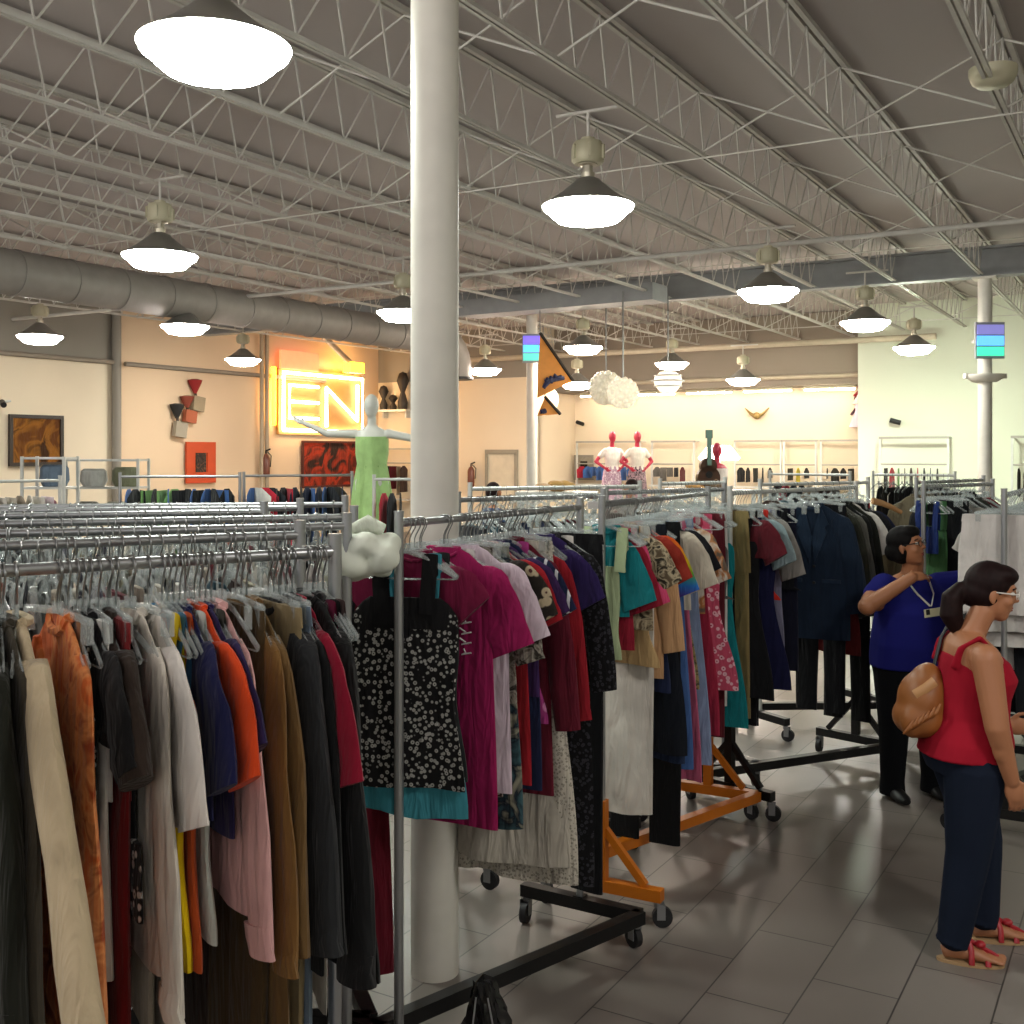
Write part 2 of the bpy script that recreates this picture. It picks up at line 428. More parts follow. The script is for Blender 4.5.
def washer(pa, pb, q, z, en, lab, tilt, col=(1, .86, .68)):
    m_ = B((pa+pb)/2, q, z); r = empty('strip_light', m_, -math.atan2(sa, ca), lab, 'lamp', None); L_ = pb-pa
    MB().box((0, 0, .03), (L_, .09, .06)).build('housing', M_BAL, r, False)
    MB().tube([(-L_/2+.02, 0, -.012), (L_/2-.02, 0, -.012)], .02, 10).build('tube', plain('strip_tube', '#fff0dc', .4, 0, en, emitcol='#ffe6cc'), r)
for k in range(5):
    washer(PA+.5+k*1.36, PA+1.6+k*1.36, QB-.7, 3.38, 55, 'glowing strip light under the brown soffit, %s of five from the left' % ORD[k], 0)
# ================================================================ clothes racks
class Rack: pass
RH = 1.81; RZ = 1.775                                # post top and rail height
def rack(pa, pb, label, base='black', posts='chrome', foot=.275, brace=True, beam_y=None):
    a = Vector((pa[0], pa[1], 0)); b = Vector((pb[0], pb[1], 0)); Ln = (b-a).length; d = (b-a).normalized()
    rz = math.atan2(d.y, d.x)
    mB = M_ORANGE if base == 'orange' else (M_BLACK if base == 'black' else M_POSTW)
    mP = M_CHROME if posts == 'chrome' else M_POSTW
    r = empty('clothes_rack', a, rz, label, 'clothes rack')
    # local frame: x along the rail, -y towards the aisle side (right of the rail direction)
    for i, x in enumerate((0, Ln)):
        MB().bar((x, -foot, .135), (x, foot, .135), .05, .05).build('foot', mB, r, False)
        MB().bar((x, 0, .13), (x, 0, .5 if brace else .165), .045, .045).build('post_socket', mB, r, False)
        MB().tube([(x, 0, .3 if brace else .15), (x, 0, RH)], .0155, 16).build('post', mP, r)
        MB().tube([(x, 0, RH-.001), (x, 0, RH+.006)], .0165, 16).build('post_cap', mP, r)
        if brace: mb = MB(); mb.bar((x, -foot*.72, .165), (x, -.015, .375), .03, .03); mb.build('brace', mB, r, False)
        if brace: mb = MB(); mb.bar((x, foot*.72, .165), (x, .015, .375), .03, .03); mb.build('brace', mB, r, False)
        for sy in (-1, 1):
            y = sy*foot*.93; ang = (i*2+sy)*1.1
            c = MB().tube([(x, y, .112), (x, y, .085)], .018, 10)
            M = Matrix.Rotation(ang, 3, 'Z')
            for s_ in (-1, 1): c.box(Vector((x, y, .068))+M @ Vector((.012, .019*s_, 0)), (.035, .004, .065), M)
            fork = c.build('caster', M_HUB, r)
            ax = M @ Vector((0, 1, 0)); cc = Vector((x, y, .044))+M @ Vector((.018, 0, 0))
            MB().tube([cc-ax*.014, cc-ax*.0135, cc+ax*.0135, cc+ax*.014], [.037, .043, .043, .037], 20).tube([cc-ax*.017, cc+ax*.017], .016, 10).build('wheel', M_RUBBER, fork)
    MB().bar((0, foot if beam_y is None else beam_y, .135), (Ln, -foot, .135), .05, .05).build('base_beam', mB, r, False)
    MB().tube([(.0, 0, RZ), (Ln, 0, RZ)], .0125, 14).build('rail', mP, r)
    k = Rack(); k.root = r; k.a = a; k.d = d; k.L = Ln; k.rz = rz; k.n = Vector((d.y, -d.x, 0)); k.items = []; k.label = label
    return k

# ================================================================ hangers
def hanger_meshes(kind):
    hk = [(.004, 0, -.018)]
    r = .0215
    hk = [(r*math.sin(t), 0, -.008+r*math.cos(t)) for t in [(-2.0+k*.42) for k in range(9)]]
    hk = [(-x, y, z) for x, y, z in hk][::-1]
    hk = [(x, 0, z) for x, y, z in hk]
    hk += [(math.copysign(.006, hk[-1][0]), 0, -.04), (0, 0, -.055), (0, 0, -.085)]
    hook = MB().tube(hk, .0022, 6).mesh('hook', M_WIRE)
    b = MB()
    if kind == 'top':
        pts = [(-.172, 0, -.172), (-.13, 0, -.147), (-.06, 0, -.108), (0, 0, -.09), (.06, 0, -.108), (.13, 0, -.147), (.172, 0, -.172)]
        b.tube(pts, [(.008, .0035)]*7, 8, side=(0, 0, 1))
        b.tube([(-.165, 0, -.178), (0, 0, -.182), (.165, 0, -.178)], .0025, 6)
        b.box((0, 0, -.079), (.03, .007, .022))
    else:
        b.tube([(-.15, 0, -.095), (0, 0, -.085), (.15, 0, -.095)], [(.008, .0035)]*3, 8, side=(0, 0, 1))
        b.box((0, 0, -.08), (.03, .007, .022))
        for s_ in (-1, 1): b.box((s_*.13, 0, -.115), (.026, .014, .045))
    return hook, b.mesh('hanger_body', M_CLEAR)
HM = {k: hanger_meshes(k) for k in ('top', 'clip')}
HANG = []; DBG = False
def hanger(loc, rz, label, kind='top', group=None):
    HANG.append((Vector(loc), rz, label, kind, group))

# ================================================================ garments (local: x towards the aisle, z down from the rail)
def wob(seed):
    rn = random.Random(seed); ks = [(rn.uniform(9, 16), rn.uniform(0, 6.3), rn.uniform(.6, 1)), (rn.uniform(20, 34), rn.uniform(0, 6.3), rn.uniform(.25, .5)), (rn.uniform(3, 6), rn.uniform(0, 6.3), rn.uniform(.3, .7))]
    def f(x, z):
        return sum(a*math.sin(k*x+p+z*(1.5+i*.9)) for i, (k, p, a) in enumerate(ks))/1.6
    return f
def panel(prof, seed, fold=.007, th=.012, n=26, lean=0.0, flare=0.0, steps=22, hemwave=.0, base=0):
    """closed cloth tube. prof: list of (z, xc, halfwidth)"""
    f = wob(seed); g = wob(seed+77)
    zs = [p[0] for p in prof]; rs = []
    z0, z1 = zs[0], zs[-1]
    for k in range(steps+1):
        t = k/steps; z = z0+(z1-z0)*(t**1.25 if steps > 8 else t)
        for i in range(len(prof)-1):
            if prof[i][0] >= z >= prof[i+1][0] or i == len(prof)-2:
                u = (z-prof[i][0])/(prof[i+1][0]-prof[i][0]); u = min(1, max(0, u)); break
        us = u*u*(3-2*u) if i > 0 else u**.8
        xc = prof[i][1]+(prof[i+1][1]-prof[i][1])*us; w = prof[i][2]+(prof[i+1][2]-prof[i][2])*us
        dn = min(1, (z0-z)/.25); am = 1.3*fold*(.3+.7*dn)*(1+flare*t)
        tt = th*(.55+.45*dn)*(1+.5*flare*t)
        ring = []
        for j in range(n):
            a = 2*PI*j/n; cx = math.cos(a); sx = math.sin(a)
            x = xc + w*math.copysign(abs(cx)**.8, cx) + .007*g(sx*.3, z*1.6)*dn + .012*t*f(sx*.12+.4, z*.8)
            y = tt*math.copysign(abs(sx)**.7, sx) + am*f(x, z) + lean*(z0-z) + .25*am*g(x*1.7, z)
            zz = z + (hemwave*t*g(x, 0) if hemwave else 0)
            ring.append((x, y, zz))
        rs.append(ring)
    return rs
def sleeve(sx, p0, p1, w0, w1, seed, th=.014, steps=10, n=16, bend=0):
    f = wob(seed); rs = []
    a = Vector(p0); b = Vector(p1); d = (b-a).normalized(); side = Vector((d.z, 0, -d.x))
    for k in range(steps+1):
        t = (k/steps)**1.3 if steps > 5 else k/steps; c = a+(b-a)*t + Vector((sx*bend*math.sin(PI*t), .006*f(t*.3, t), 0)); w = w0+(w1-w0)*t
        hd = .09/max(.05, (b-a).length)
        if t < hd and steps > 5: w *= max(.12, math.sqrt(1-(1-t/hd)**2))
        ring = []
        for j in range(n):
            q = 2*PI*j/n
            p = c + side*(w*math.cos(q)*(1+.06*f(t, q))) + Vector((0, th*(1+.25*t)*math.sin(q)+.0035*f(t*.5+math.cos(q)*.1, t*2), 0))
            ring.append(p)
        rs.append(ring)
    return rs
def M2(c, alt=None): return c if not isinstance(c, str) else cloth('solid', c)
GM = {}
def garment_parts(kind, L, m, seed, opt):
    """list of (name, mesh) for one garment, L = length from the rail"""
    P_ = []; z1 = -L
    nk, sh = -.094, -.172
    m2 = opt.get('m2') or m
    if kind in ('tee', 'shirt', 'jacket', 'cardigan'):
        fat = {'jacket': .021, 'cardigan': .014}.get(kind, .011); w = opt.get('w', .2)
        body = panel([(nk, 0, .055), (nk-.028, 0, .115), (sh-.005, 0, w-.02), (sh-.12, 0, w-.02), (z1, 0, w+opt.get('flare', .0))], seed, opt.get('fold', .007), fat, flare=opt.get('fl', .3))
        P_.append(('body', MB().rings(body, True).mesh('body', m)))
        cl = MB(); r_ = []
        for k in range(15):
            a = 2*PI*k/14; r_.append((.062*math.cos(a), fat*.9*math.sin(a), nk-.002-.03*(math.sin(a) < 0)*abs(math.sin(a))))
        cl.tube(r_, .006 if kind == 'tee' else .011, 6)
        P_.append(('collar', cl.mesh('collar', m2)))
        for s_ in (-1, 1):
            dr = opt.get('droop', 1.0)
            if kind == 'tee': p1 = (s_*(w+.055), 0, sh-.19*dr); w0, w1 = .075, .085
            else: p1 = (s_*(w+.05+opt.get('out', 0)), 0, max(sh-.60*opt.get('sl', 1), z1-.05)); w0, w1 = .07, .052 if kind != 'jacket' else .066
            p0 = (s_*(w-.062), 0, sh+.018)
            sm = MB().rings(sleeve(s_, p0, p1, w0, w1, seed+s_, fat*1.1, bend=.02 if kind != 'tee' else .012), True)
            P_.append(('sleeve', sm.mesh('sleeve', opt.get('ms') or m)))
            if kind in ('shirt', 'jacket') and opt.get('cuff', True):
                d = (Vector(p1)-Vector(p0)).normalized()
                cf = MB().rings(sleeve(s_, Vector(p1)-d*.05, Vector(p1)+d*.012, w1+.003, w1+.004, seed+s_, fat*1.15, 2), True)
                P_.append(('cuff', cf.mesh('cuff', m2)))
        if opt.get('letters'):
            lt = MB(); rq = random.Random(2)
            for k in range(5):
                z_ = -.29-k*.034; lt.tube([(.075+rq.uniform(0, .02), -.03, z_), (.1, -.031, z_-.012), (.085, -.031, z_-.02), (.12, -.03, z_-.012)], .003, 5)
            P_.append(('lettering', lt.mesh('lettering', plain('white_print', '#d8d2d4', .8))))
        if kind == 'jacket' and opt.get('lapel'):
            lp = MB()
            for s_ in (-1, 1):
                lp.add([(s_*.05, -.03, nk-.01), (s_*.1, -.032, nk-.12), (s_*.075, -.034, nk-.14), (s_*.09, -.036, nk-.17), (s_*.012, -.037, nk-.36), (0, -.036, nk-.2),
                        (s_*.05, -.022, nk-.01), (s_*.1, -.024, nk-.12), (s_*.075, -.026, nk-.14), (s_*.09, -.028, nk-.17), (s_*.012, -.03, nk-.36), (0, -.03, nk-.2)],
                       [(0, 1, 2, 3, 4, 5), (11, 10, 9, 8, 7, 6)]+[(i, i+6, (i+1) % 6+6, (i+1) % 6) for i in range(6)])
            P_.append(('lapel', lp.mesh('lapel', opt['lapel'], False)))
            bt = MB()
            for k in range(2): bt.tube([(.012, -.034, nk-.38-k*.1), (.012, -.042, nk-.38-k*.1)], .009, 10)
            P_.append(('button', bt.mesh('button', M_BLACK)))
            for s_ in (-1, 1):
                P_.append(('pocket_flap', MB().box((s_*.115, -.031, nk-.47), (.11, .012, .022)).mesh('pocket_flap', opt['lapel'], False)))
    elif kind in ('tank', 'dress'):
        w = opt.get('w', .16); fl = opt.get('flare', .03 if kind == 'tank' else .09)
        body = panel([(-.27, 0, w-.035), (-.30, 0, w-.012), (-.42, 0, w-.01), (-.55, 0, w-.02), (z1, 0, w+fl)], seed, opt.get('fold', .009), .012, flare=opt.get('fl', .8 if kind == 'dress' else .4), hemwave=opt.get('hw', .006))
        P_.append(('body', MB().rings(body, True).mesh('body', m)))
        for s_ in (-1, 1):
            st = MB().tube([(s_*.075, -.012, -.29), (s_*.082, -.012, -.2), (s_*.085, 0, -.102), (s_*.082, .012, -.2), (s_*.075, .012, -.29)], [(.026, .004)]*5, 8, side=(1, 0, 0))
            P_.append(('strap', st.mesh('strap', m2)))
        if opt.get('yoke'):
            yk = panel([(-.24, 0, w-.07), (-.27, 0, w-.03), (-.34, 0, w-.03)], seed, .006, .0145, steps=6)
            P_.append(('yoke', MB().rings(yk, True).mesh('yoke', opt['yoke'])))
        if opt.get('bow'): pass
        if opt.get('trim'):
            tr = panel([(z1+.02, 0, w+fl-.01), (z1-.12, 0, w+fl+.02)], seed, .014, .013, steps=6, hemwave=.012)
            P_.append(('hem', MB().rings(tr, True).mesh('hem', opt['trim'])))
    elif kind == 'skirt':
        w = opt.get('w', .165); fl = opt.get('flare', .08)
        body = panel([(-.105, 0, w-.02), (-.145, 0, w-.015), (-.3, 0, w), (z1, 0, w+fl)], seed, opt.get('fold', .011), .012, flare=1.0, hemwave=.01)
        P_.append(('body', MB().rings(body, True).mesh('body', m)))
        wb_ = panel([(-.1, 0, w-.018), (-.14, 0, w-.012)], seed, .006, .0135, steps=3)
        P_.append(('waistband', MB().rings(wb_, True).mesh('waistband', m2)))
    elif kind == 'pants':
        w = opt.get('w', .15); zc = -.13-.28
        top = panel([(-.105, 0, w), (zc-.03, 0, w+.01)], seed, .005, .013, steps=6)
        P_.append(('hips', MB().rings(top, True).mesh('hips', m)))
        wb_ = panel([(-.1, 0, w+.003), (-.14, 0, w+.003)], seed, .005, .0145, steps=3)
        P_.append(('waistband', MB().rings(wb_, True).mesh('waistband', m2)))
        for s_ in (-1, 1):
            lg = panel([(zc+.1, s_*(w/2), w/2+.002), (zc-.2, s_*(w/2+.006), w/2-.002), (z1, s_*(w/2+.016), w/2+opt.get('flare', -.01))], seed+s_, .008, .013, n=18, flare=.4)
            P_.append(('leg', MB().rings(lg, True).mesh('leg', m)))
    return P_
CATN = {'tee': ('t_shirt', 't-shirt'), 'shirt': ('long_sleeved_shirt', 'shirt'), 'jacket': ('jacket', 'jacket'), 'cardigan': ('cardigan', 'cardigan'),
        'tank': ('tank_top', 'top'), 'dress': ('dress', 'dress'), 'skirt': ('skirt', 'skirt'), 'pants': ('trousers', 'trousers')}
EXT = {'tee': .27, 'shirt': .265, 'jacket': .27, 'cardigan': .26, 'tank': .17, 'dress': .2, 'skirt': .2, 'pants': .17}
def hang(R, t, kind, m, L, seed, label, opt=None, twist=0.0, hlabel=None, group=None, hgroup=None):
    opt = opt or {}; m = M2(m)
    key = (kind, round(L, 3), m.name, seed)
    if key not in GM: GM[key] = garment_parts(kind, L, m, seed, opt)
    loc = R.a + R.d*t + Vector((0, 0, RZ+.0145-.0125))
    rz = R.rz - PI/2 + twist
    nm, cat = CATN[kind]; nm = opt.get('name', nm); cat = opt.get('cat', cat)
    g = empty(nm, loc, rz, label, cat, group)
    for pn, me in GM[key]: link(me, pn, g)
    hanger(loc, rz, hlabel or hl(label), 'clip' if kind in ('skirt', 'pants') else 'top', hgroup)
    return g
def hl(label):
    for pre in ('clear plastic hanger holding the ', 'clear hanger holding the ', 'hanger of the '):
        if len((pre+label).split()) <= 16: return pre+label
    return ' '.join(('hanger of the '+label).split()[:16])
def solve_t(R, xr, ext):
    lo, hi = -3.0, R.L+3.0
    f = lambda t: (lambda p: 512+F*p.x/p.y)(R.a+R.d*t+R.n*ext)
    for _ in range(50):
        mid = (lo+hi)/2
        if (R.a+R.d*mid+R.n*ext).y < .4 or f(mid) < xr: lo = mid
        else: hi = mid
    return (lo+hi)/2
def stock(R, rows, gap=.021, tmax=None):
    """rows: (x where its aisle edge shows, kind, cloth, y of the hem, label, options)"""
    L = []
    for i, r in enumerate(rows):
        xr, kind, m, yh, label = r[:5]; opt = dict(r[5]) if len(r) > 5 else {}
        t = opt['t'] if 't' in opt else solve_t(R, xr, opt.get('ext', EXT[kind]))
        p = R.a+R.d*t+R.n*EXT[kind]; zh = H-(yh-HY)*p.y/F
        L.append([t, kind, m, min(1.62, max(.3, RZ-zh)), label, opt, i]); opt.setdefault('t0', t)
    L.sort(key=lambda a: a[0])
    for _ in range(200):
        for a, b in zip(L, L[1:]):
            if b[0]-a[0] < gap:
                c = (gap-(b[0]-a[0]))/2; a[0] -= c; b[0] += c
    tm = R.L-.03 if tmax is None else tmax
    if DBG: print('STOCK', R.label[:30], [(a[4][:14], round(a[0]-a[5]['t0'], 3)) for a in L if abs(a[0]-a[5]['t0']) > .02])
    if L and L[-1][0] > tm:
        L[-1][0] = tm
        for a, b in zip(L[::-1][1:], L[::-1]): a[0] = min(a[0], b[0]-gap)
    if L[0][0] < .03:
        L[0][0] = .03
        for a, b in zip(L, L[1:]): b[0] = max(b[0], a[0]+gap*.8)
    for t, kind, m, Lg, label, opt, i in L:
        tw = opt.get('twist', random.Random(i*7+3).uniform(-2.2*gap, 2.2*gap))
        hang(R, max(.03, t), kind, m, Lg, i+len(label), label, opt, tw)
        R.items.append(t)
    return L
# ================================================================ the racks in front, with what hangs on them
fl = lambda c1, c2, c3=None, s=30: cloth('floral', c1, c2, c3, s)
bl = lambda c1, c2, c3=None, s=12: cloth('blotch', c1, c2, c3, s)
st = lambda c1, c2, c3=None, s=30: cloth('stripes', c1, c2, c3, s)
bd_ = lambda c1, c2, c3=None, s=20: cloth('bands', c1, c2, c3, s)
# ---- rack at the left
e = Vector((-.404, 2.51)); dL = Vector((.573, .41)).normalized()
s0 = e - dL*1.55
RL = rack(s0, e, 'chrome clothes rack in the left foreground, packed with jackets and shirts', brace=False)
RL1 = [
 (14, 'jacket', '#1d1f18', 1300, 'near-black green coat at the far left edge of the left rack'),
 (34, 'cardigan', '#3c372d', 1250, 'dark olive-brown cardigan behind the cream jacket on the left rack'),
 (88, 'jacket', '#b7a688', 1230, 'cream linen jacket with a long hanging sleeve on the left rack', dict(sl=.93, fold=.005, out=.26, ext=.52, w=.21)),
 (97, 'shirt', bl('#c4602e', '#d68a52', '#9c4420', 11), 1300, 'rust orange tie-dye long-sleeved shirt beside the cream jacket', dict(sl=1.35)),
 (96, 'tank', bl('#77502f', '#8a5c3c', '#5f3d24', 8), 1180, 'brown patterned top behind the rust tie-dye shirt', dict(ext=.2)),
 (109, 'tank', fl('#1a1a1c', '#cfcfc9', None, 70), 836, 'narrow black top with a fine white print beside the rust shirt', dict(ext=.2)),
 (111, 'pants', '#d8d6d0', 992, 'narrow white trousers showing below the black printed top', dict(w=.13, ext=.17)),
 (122, 'shirt', '#121214', 720, 'plain black shirt with folded collar left of the white t-shirt', dict(sl=.5)),
 (146, 'tank', '#131315', 856, 'black top with white embroidered hem under the black shirt', dict(ext=.21, trim=fl('#141416', '#d9d9d5', None, 45))),
 (138, 'pants', '#7a1d20', 1160, 'dark red trousers showing below the embroidered black top'),
 (140, 'jacket', '#2e241e', 760, 'dark brown waistcoat just left of the white t-shirt', dict(sl=.35, cuff=False)),
 (193, 'tee', '#e4ded6', 840, 'big white t-shirt in the middle of the left rack', dict(droop=1.6, w=.215)),
 (176, 'shirt', '#cfc8bc', 992, 'off-white shirt hanging just behind the big white t-shirt', dict(sl=1.1)),
 (199, 'dress', '#e0c010', 975, 'bright yellow dress between the white t-shirt and the navy polo', dict(flare=.03)),
 (200, 'tank', '#3b6f99', 800, 'light blue denim top beside the yellow dress', dict(ext=.2)),
 (229, 'tee', '#171a44', 830, 'navy polo t-shirt with pale sleeve edging on the left rack', dict(droop=1.3)),
 (216, 'tank', '#c9d0c8', 940, 'pale grey top peeping out below the navy polo', dict(ext=.2)),
 (208, 'tank', '#c8572a', 965, 'burnt orange top hanging below the navy polo', dict(ext=.19)),
 (245, 'tee', '#d8481c', 770, 'bright orange-red t-shirt right of the navy polo', dict(droop=1.25, w=.215)),
 (240, 'tank', '#3b3a33', 800, 'dark olive top under the bright orange-red t-shirt', dict(ext=.2)),
 (252, 'tee', '#28204a', 850, 'dark purple t-shirt behind the bright orange-red one'),
 (258, 'shirt', '#d3a3a0', 930, 'pale pink long-sleeved shirt in the middle of the left rack', dict(sl=1.2)),
 (270, 'pants', '#4a3a22', 1180, 'dark brown trousers under the pale pink shirt'),
 (291, 'shirt', '#7b5a30', 945, 'tan brown shirt with buttoned cuff right of the pink shirt', dict(sl=1.3)),
 (296, 'cardigan', '#6b5230', 1180, 'brown corduroy overshirt behind the tan brown shirt', dict(sl=1.0)),
 (304, 'pants', '#8b7b5a', 1300, 'long khaki trousers right of the tan shirt', dict(w=.16)),
 (312, 'pants', '#6f8092', 1250, 'faded blue jeans beside the long khaki trousers'),
 (326, 'jacket', '#26282a', 925, 'charcoal suit jacket right of the faded jeans', dict(sl=1.1)),
 (348, 'tee', '#8c1730', 783, 'wine red t-shirt with a pointed sleeve between the dark jackets', dict(droop=1.5)),
 (340, 'shirt', '#191b1c', 990, 'black shirt behind the wine red t-shirt', dict(sl=1.0)),
 (364, 'jacket', '#161718', 955, 'long black coat near the right end of the left rack', dict(sl=1.15, flare=.03)),
 (358, 'dress', '#641634', 800, 'dark maroon dress at the right end of the left rack', dict(flare=0)),
 (372, 'dress', '#151617', 975, 'black dress, last but one at the right end of the left rack', dict(ext=.2)),
 (379, 'dress', '#52413f', 812, 'mauve-brown dress, last at the right end of the left rack', dict(ext=.19, flare=.0)),
]
stock(RL, RL1, .0125)

# ---- first rack of the middle row
RA = rack((-.36, 3.50), (.283, 4.57), 'clothes rack with black base bar and tall chrome post in front of the thick column', brace=False, beam_y=.1)
RA1 = [
 (457, 'tank', fl('#131315', '#a3a39e', '#3a3a3a', 62), 796, 'black and white floral tank top at the front of the middle rack', dict(yoke=cloth('solid', '#121214'), m2=cloth('solid', '#121214'), t=.035, w=.19, flare=.02, twist=.3)),
 (462, 'tee', '#6e1438', 830, 'dark raspberry t-shirt hidden behind the black and white floral tank top', dict(droop=.6, t=.085, twist=.15, w=.15)),
 (459, 'tank', '#3f8d9c', 822, 'turquoise top with a loose hem below the floral tank top', dict(t=.055, flare=.04, hw=.02, twist=.25)),
 (470, 'tank', '#272a2b', 782, 'plain charcoal top beside the black and white floral tank top', dict(ext=.19)),
 (513, 'tee', '#961a54', 835, 'magenta t-shirt with small white lettering down its front', dict(droop=1.35, twist=.1, letters=1)),
 (530, 'tee', '#cfbfca', 800, 'pale pink-white t-shirt right of the magenta one', dict(droop=1.3, twist=.08)),
 (497, 'dress', '#c8c4c0', 801, 'plain white dress behind the magenta t-shirt', dict(flare=.0)),
 (536, 'shirt', bl('#34312b', '#9c968a', '#5a5348', 26), 706, 'black and cream leaf-print shirt below the pale t-shirt', dict(sl=.5)),
 (520, 'dress', bl('#2d1e1a', '#a79c93', '#3a2723', 22), 800, 'brown and white swirl-print dress under the leaf-print shirt', dict(flare=-.02)),
 (520, 'skirt', bl('#3c5a60', '#1a2430', '#8c8a78', 10), 835, 'teal and navy printed skirt behind the swirl-print dress', dict(flare=.03)),
 (543, 'tee', fl('#2b2622', '#b8a98c', '#4a2a2a', 22), 660, 'dark flowered t-shirt with cream blossoms left of the red one'),
 (549, 'tee', '#a3202a', 790, 'bright red t-shirt next to the flowered one', dict(droop=1.1)),
 (546, 'tank', fl('#a03a7a', '#d889b8', '#3a1c38', 18), 722, 'pink and purple blossom print top', dict(ext=.18)),
 (555, 'tee', '#3a2450', 700, 'purple t-shirt right of the bright red one'),
 (561, 'tee', '#1c2340', 795, 'navy sports t-shirt with white side stripe and red lower panel', dict(ms=st('#1c2340', '#cfd0d4', '#1c2340', 22))),
 (566, 'tank', fl('#9a3a1e', '#2b2a3a', '#c9c2a0', 24), 790, 'orange and navy print top beside the sports t-shirt', dict(ext=.18)),
 (575, 'skirt', fl('#c2bcae', '#8f8a7e', '#c9c4b8', 90), 888, 'long cream skirt with tiny sprig print near the floor', dict(w=.17, flare=.09, ext=.25, fold=.022)),
 (570, 'cardigan', '#5d1526', 800, 'dark wine cardigan with long sleeves', dict(sl=1.0)),
 (572, 'skirt', '#b9b3a6', 872, 'off-white lace skirt beside the sprig-print one', dict(w=.16, flare=.07, ext=.25, fold=.02)),
 (581, 'shirt', '#8f1a26', 800, 'crimson shirt with long sleeves beside the wine cardigan', dict(sl=.95)),
 (592, 'dress', '#d4cfc8', 690, 'narrow white dress edge beside the crimson shirt', dict(flare=-.02)),
 (588, 'tee', '#2c2052', 690, 'indigo t-shirt just before the black lace cardigan', dict(w=.15, ext=.21)),
 (606, 'cardigan', fl('#0f0f12', '#34343a', '#17171a', 60), 890, 'long black lace cardigan at the far end of the first middle rack', dict(sl=.85, w=.21)),
 (603, 'pants', '#101114', 895, 'wide black trousers under the black lace cardigan', dict(w=.17)),
]
stock(RA, RA1, .024)

# ---- orange rack
RB = rack((.389, 4.76), (1.09, 6.11), 'clothes rack with orange steel base behind the first middle rack', 'orange')
RB1 = [
 (606, 'tank', '#a8b890', 672, 'pale lime green top behind the black lace cardigan', dict(ext=.1, w=.08, flare=.0)),
 (637, 'skirt', '#cdc8be', 832, 'long white linen skirt at the near end of the orange rack', dict(w=.16, flare=.0, ext=.17)),
 (619, 'tee', '#14757c', 628, 'teal t-shirt near the front of the orange rack', dict(droop=1.4, w=.1, ext=.15)),
 (624, 'tee', '#8c1d30', 664, 'dark red t-shirt right of the teal one', dict(droop=1.5, w=.12, ext=.17)),
 (622, 'tank', '#a31f2c', 650, 'red top showing beneath the teal t-shirt', dict(ext=.12, w=.08, flare=0)),
 (632, 'tee', '#cf4a72', 622, 'hot pink t-shirt with rounded shoulders on the orange rack', dict(droop=1.45, w=.14, ext=.2)),
 (630, 'skirt', '#1b2440', 700, 'navy skirt below the red top', dict(ext=.09, w=.14)),
 (636, 'tank', '#5a5450', 600, 'taupe top right of the hot pink t-shirt', dict(ext=.18)),
 (645, 'dress', '#b89a6c', 675, 'tan sleeveless dress in the middle of the orange rack', dict(ext=.21, w=.17, flare=.03)),
 (652, 'tee', bl('#5a4c3a', '#b0a184', '#2e2820', 20), 640, 'brown and beige camouflage-like t-shirt beside the tan dress'),
 (655, 'skirt', '#0f141d', 755, 'very dark navy skirt hanging low on the orange rack', dict(w=.19, ext=.14)),
 (684, 'pants', '#0c0d0f', 848, 'wide black trousers hanging lowest on the orange rack', dict(w=.17, ext=.19)),
 (650, 'dress', '#75757a', 700, 'silver-grey dress below the tan one', dict(flare=-.01)),
 (659, 'cardigan', '#c49a70', 690, 'light caramel cardigan left of the rust dress', dict(sl=.8)),
 (662, 'dress', '#8d4630', 695, 'rust brown dress beside the caramel cardigan', dict(flare=.0)),
 (668, 'tee', '#8c2c20', 592, 'brick red t-shirt above the navy flowered top'),
 (672, 'tank', fl('#1c2450', '#7c86b8', '#2a3470', 26), 650, 'navy flowered top beside the rainbow t-shirt', dict(ext=.19)),
 (675, 'skirt', '#24304a', 760, 'dark denim skirt under the navy flowered top', dict()),
 (681, 'tee', cloth('rainbow', '#ff0000'), 625, 'rainbow striped t-shirt in the middle of the orange rack', dict(droop=1.3)),
 (678, 'tank', '#b8541c', 690, 'orange top below the navy flowered one', dict(ext=.19)),
 (690, 'skirt', '#43639a', 768, 'blue denim skirt above a pink frilly one', dict(w=.16, flare=.06)),
 (696, 'skirt', '#b85a78', 783, 'pink frilly skirt hem showing below the blue denim skirt', dict(w=.16, flare=.07, fold=.02)),
 (705, 'tee', '#c8bfae', 612, 'cream t-shirt with a wide sleeve right of the rainbow one', dict(droop=1.3)),
 (694, 'tank', '#b7b0a2', 682, 'beige blouse under the cream t-shirt', dict(ext=.19)),
 (698, 'tank', bl('#4a4a3a', '#9a8a5a', '#1c2014', 24), 690, 'olive camouflage top beneath the cream t-shirt', dict(ext=.19)),
 (703, 'skirt', '#7f8fae', 765, 'pale blue cotton skirt beside the denim one', dict()),
 (710, 'tee', '#191a1f', 590, 'black t-shirt between the cream and printed ones'),
 (719, 'tee', bl('#d2cbbd', '#b87a4a', '#6a5c50', 13), 615, 'white t-shirt with orange and brown print near the far end', dict(droop=1.3)),
 (712, 'skirt', '#9a2740', 735, 'raspberry skirt beneath the printed t-shirt', dict()),
 (729, 'dress', fl('#c0506a', '#e3b8c2', '#8a2440', 34), 690, 'pink flowered dress near the far end of the orange rack', dict()),
 (728, 'pants', '#5b1f28', 738, 'dark maroon trousers behind the pink flowered dress'),
 (730, 'tank', '#5c5a58', 600, 'grey jersey top before the turquoise gown', dict(ext=.16)),
 (744, 'dress', '#157a80', 727, 'long turquoise gown at the far end of the orange rack', dict(w=.17, flare=.07)),
 (742, 'pants', '#cfccc6', 705, 'white narrow trousers against the turquoise gown', dict(w=.12, ext=.19)),
]
stock(RB, RB1, .026)

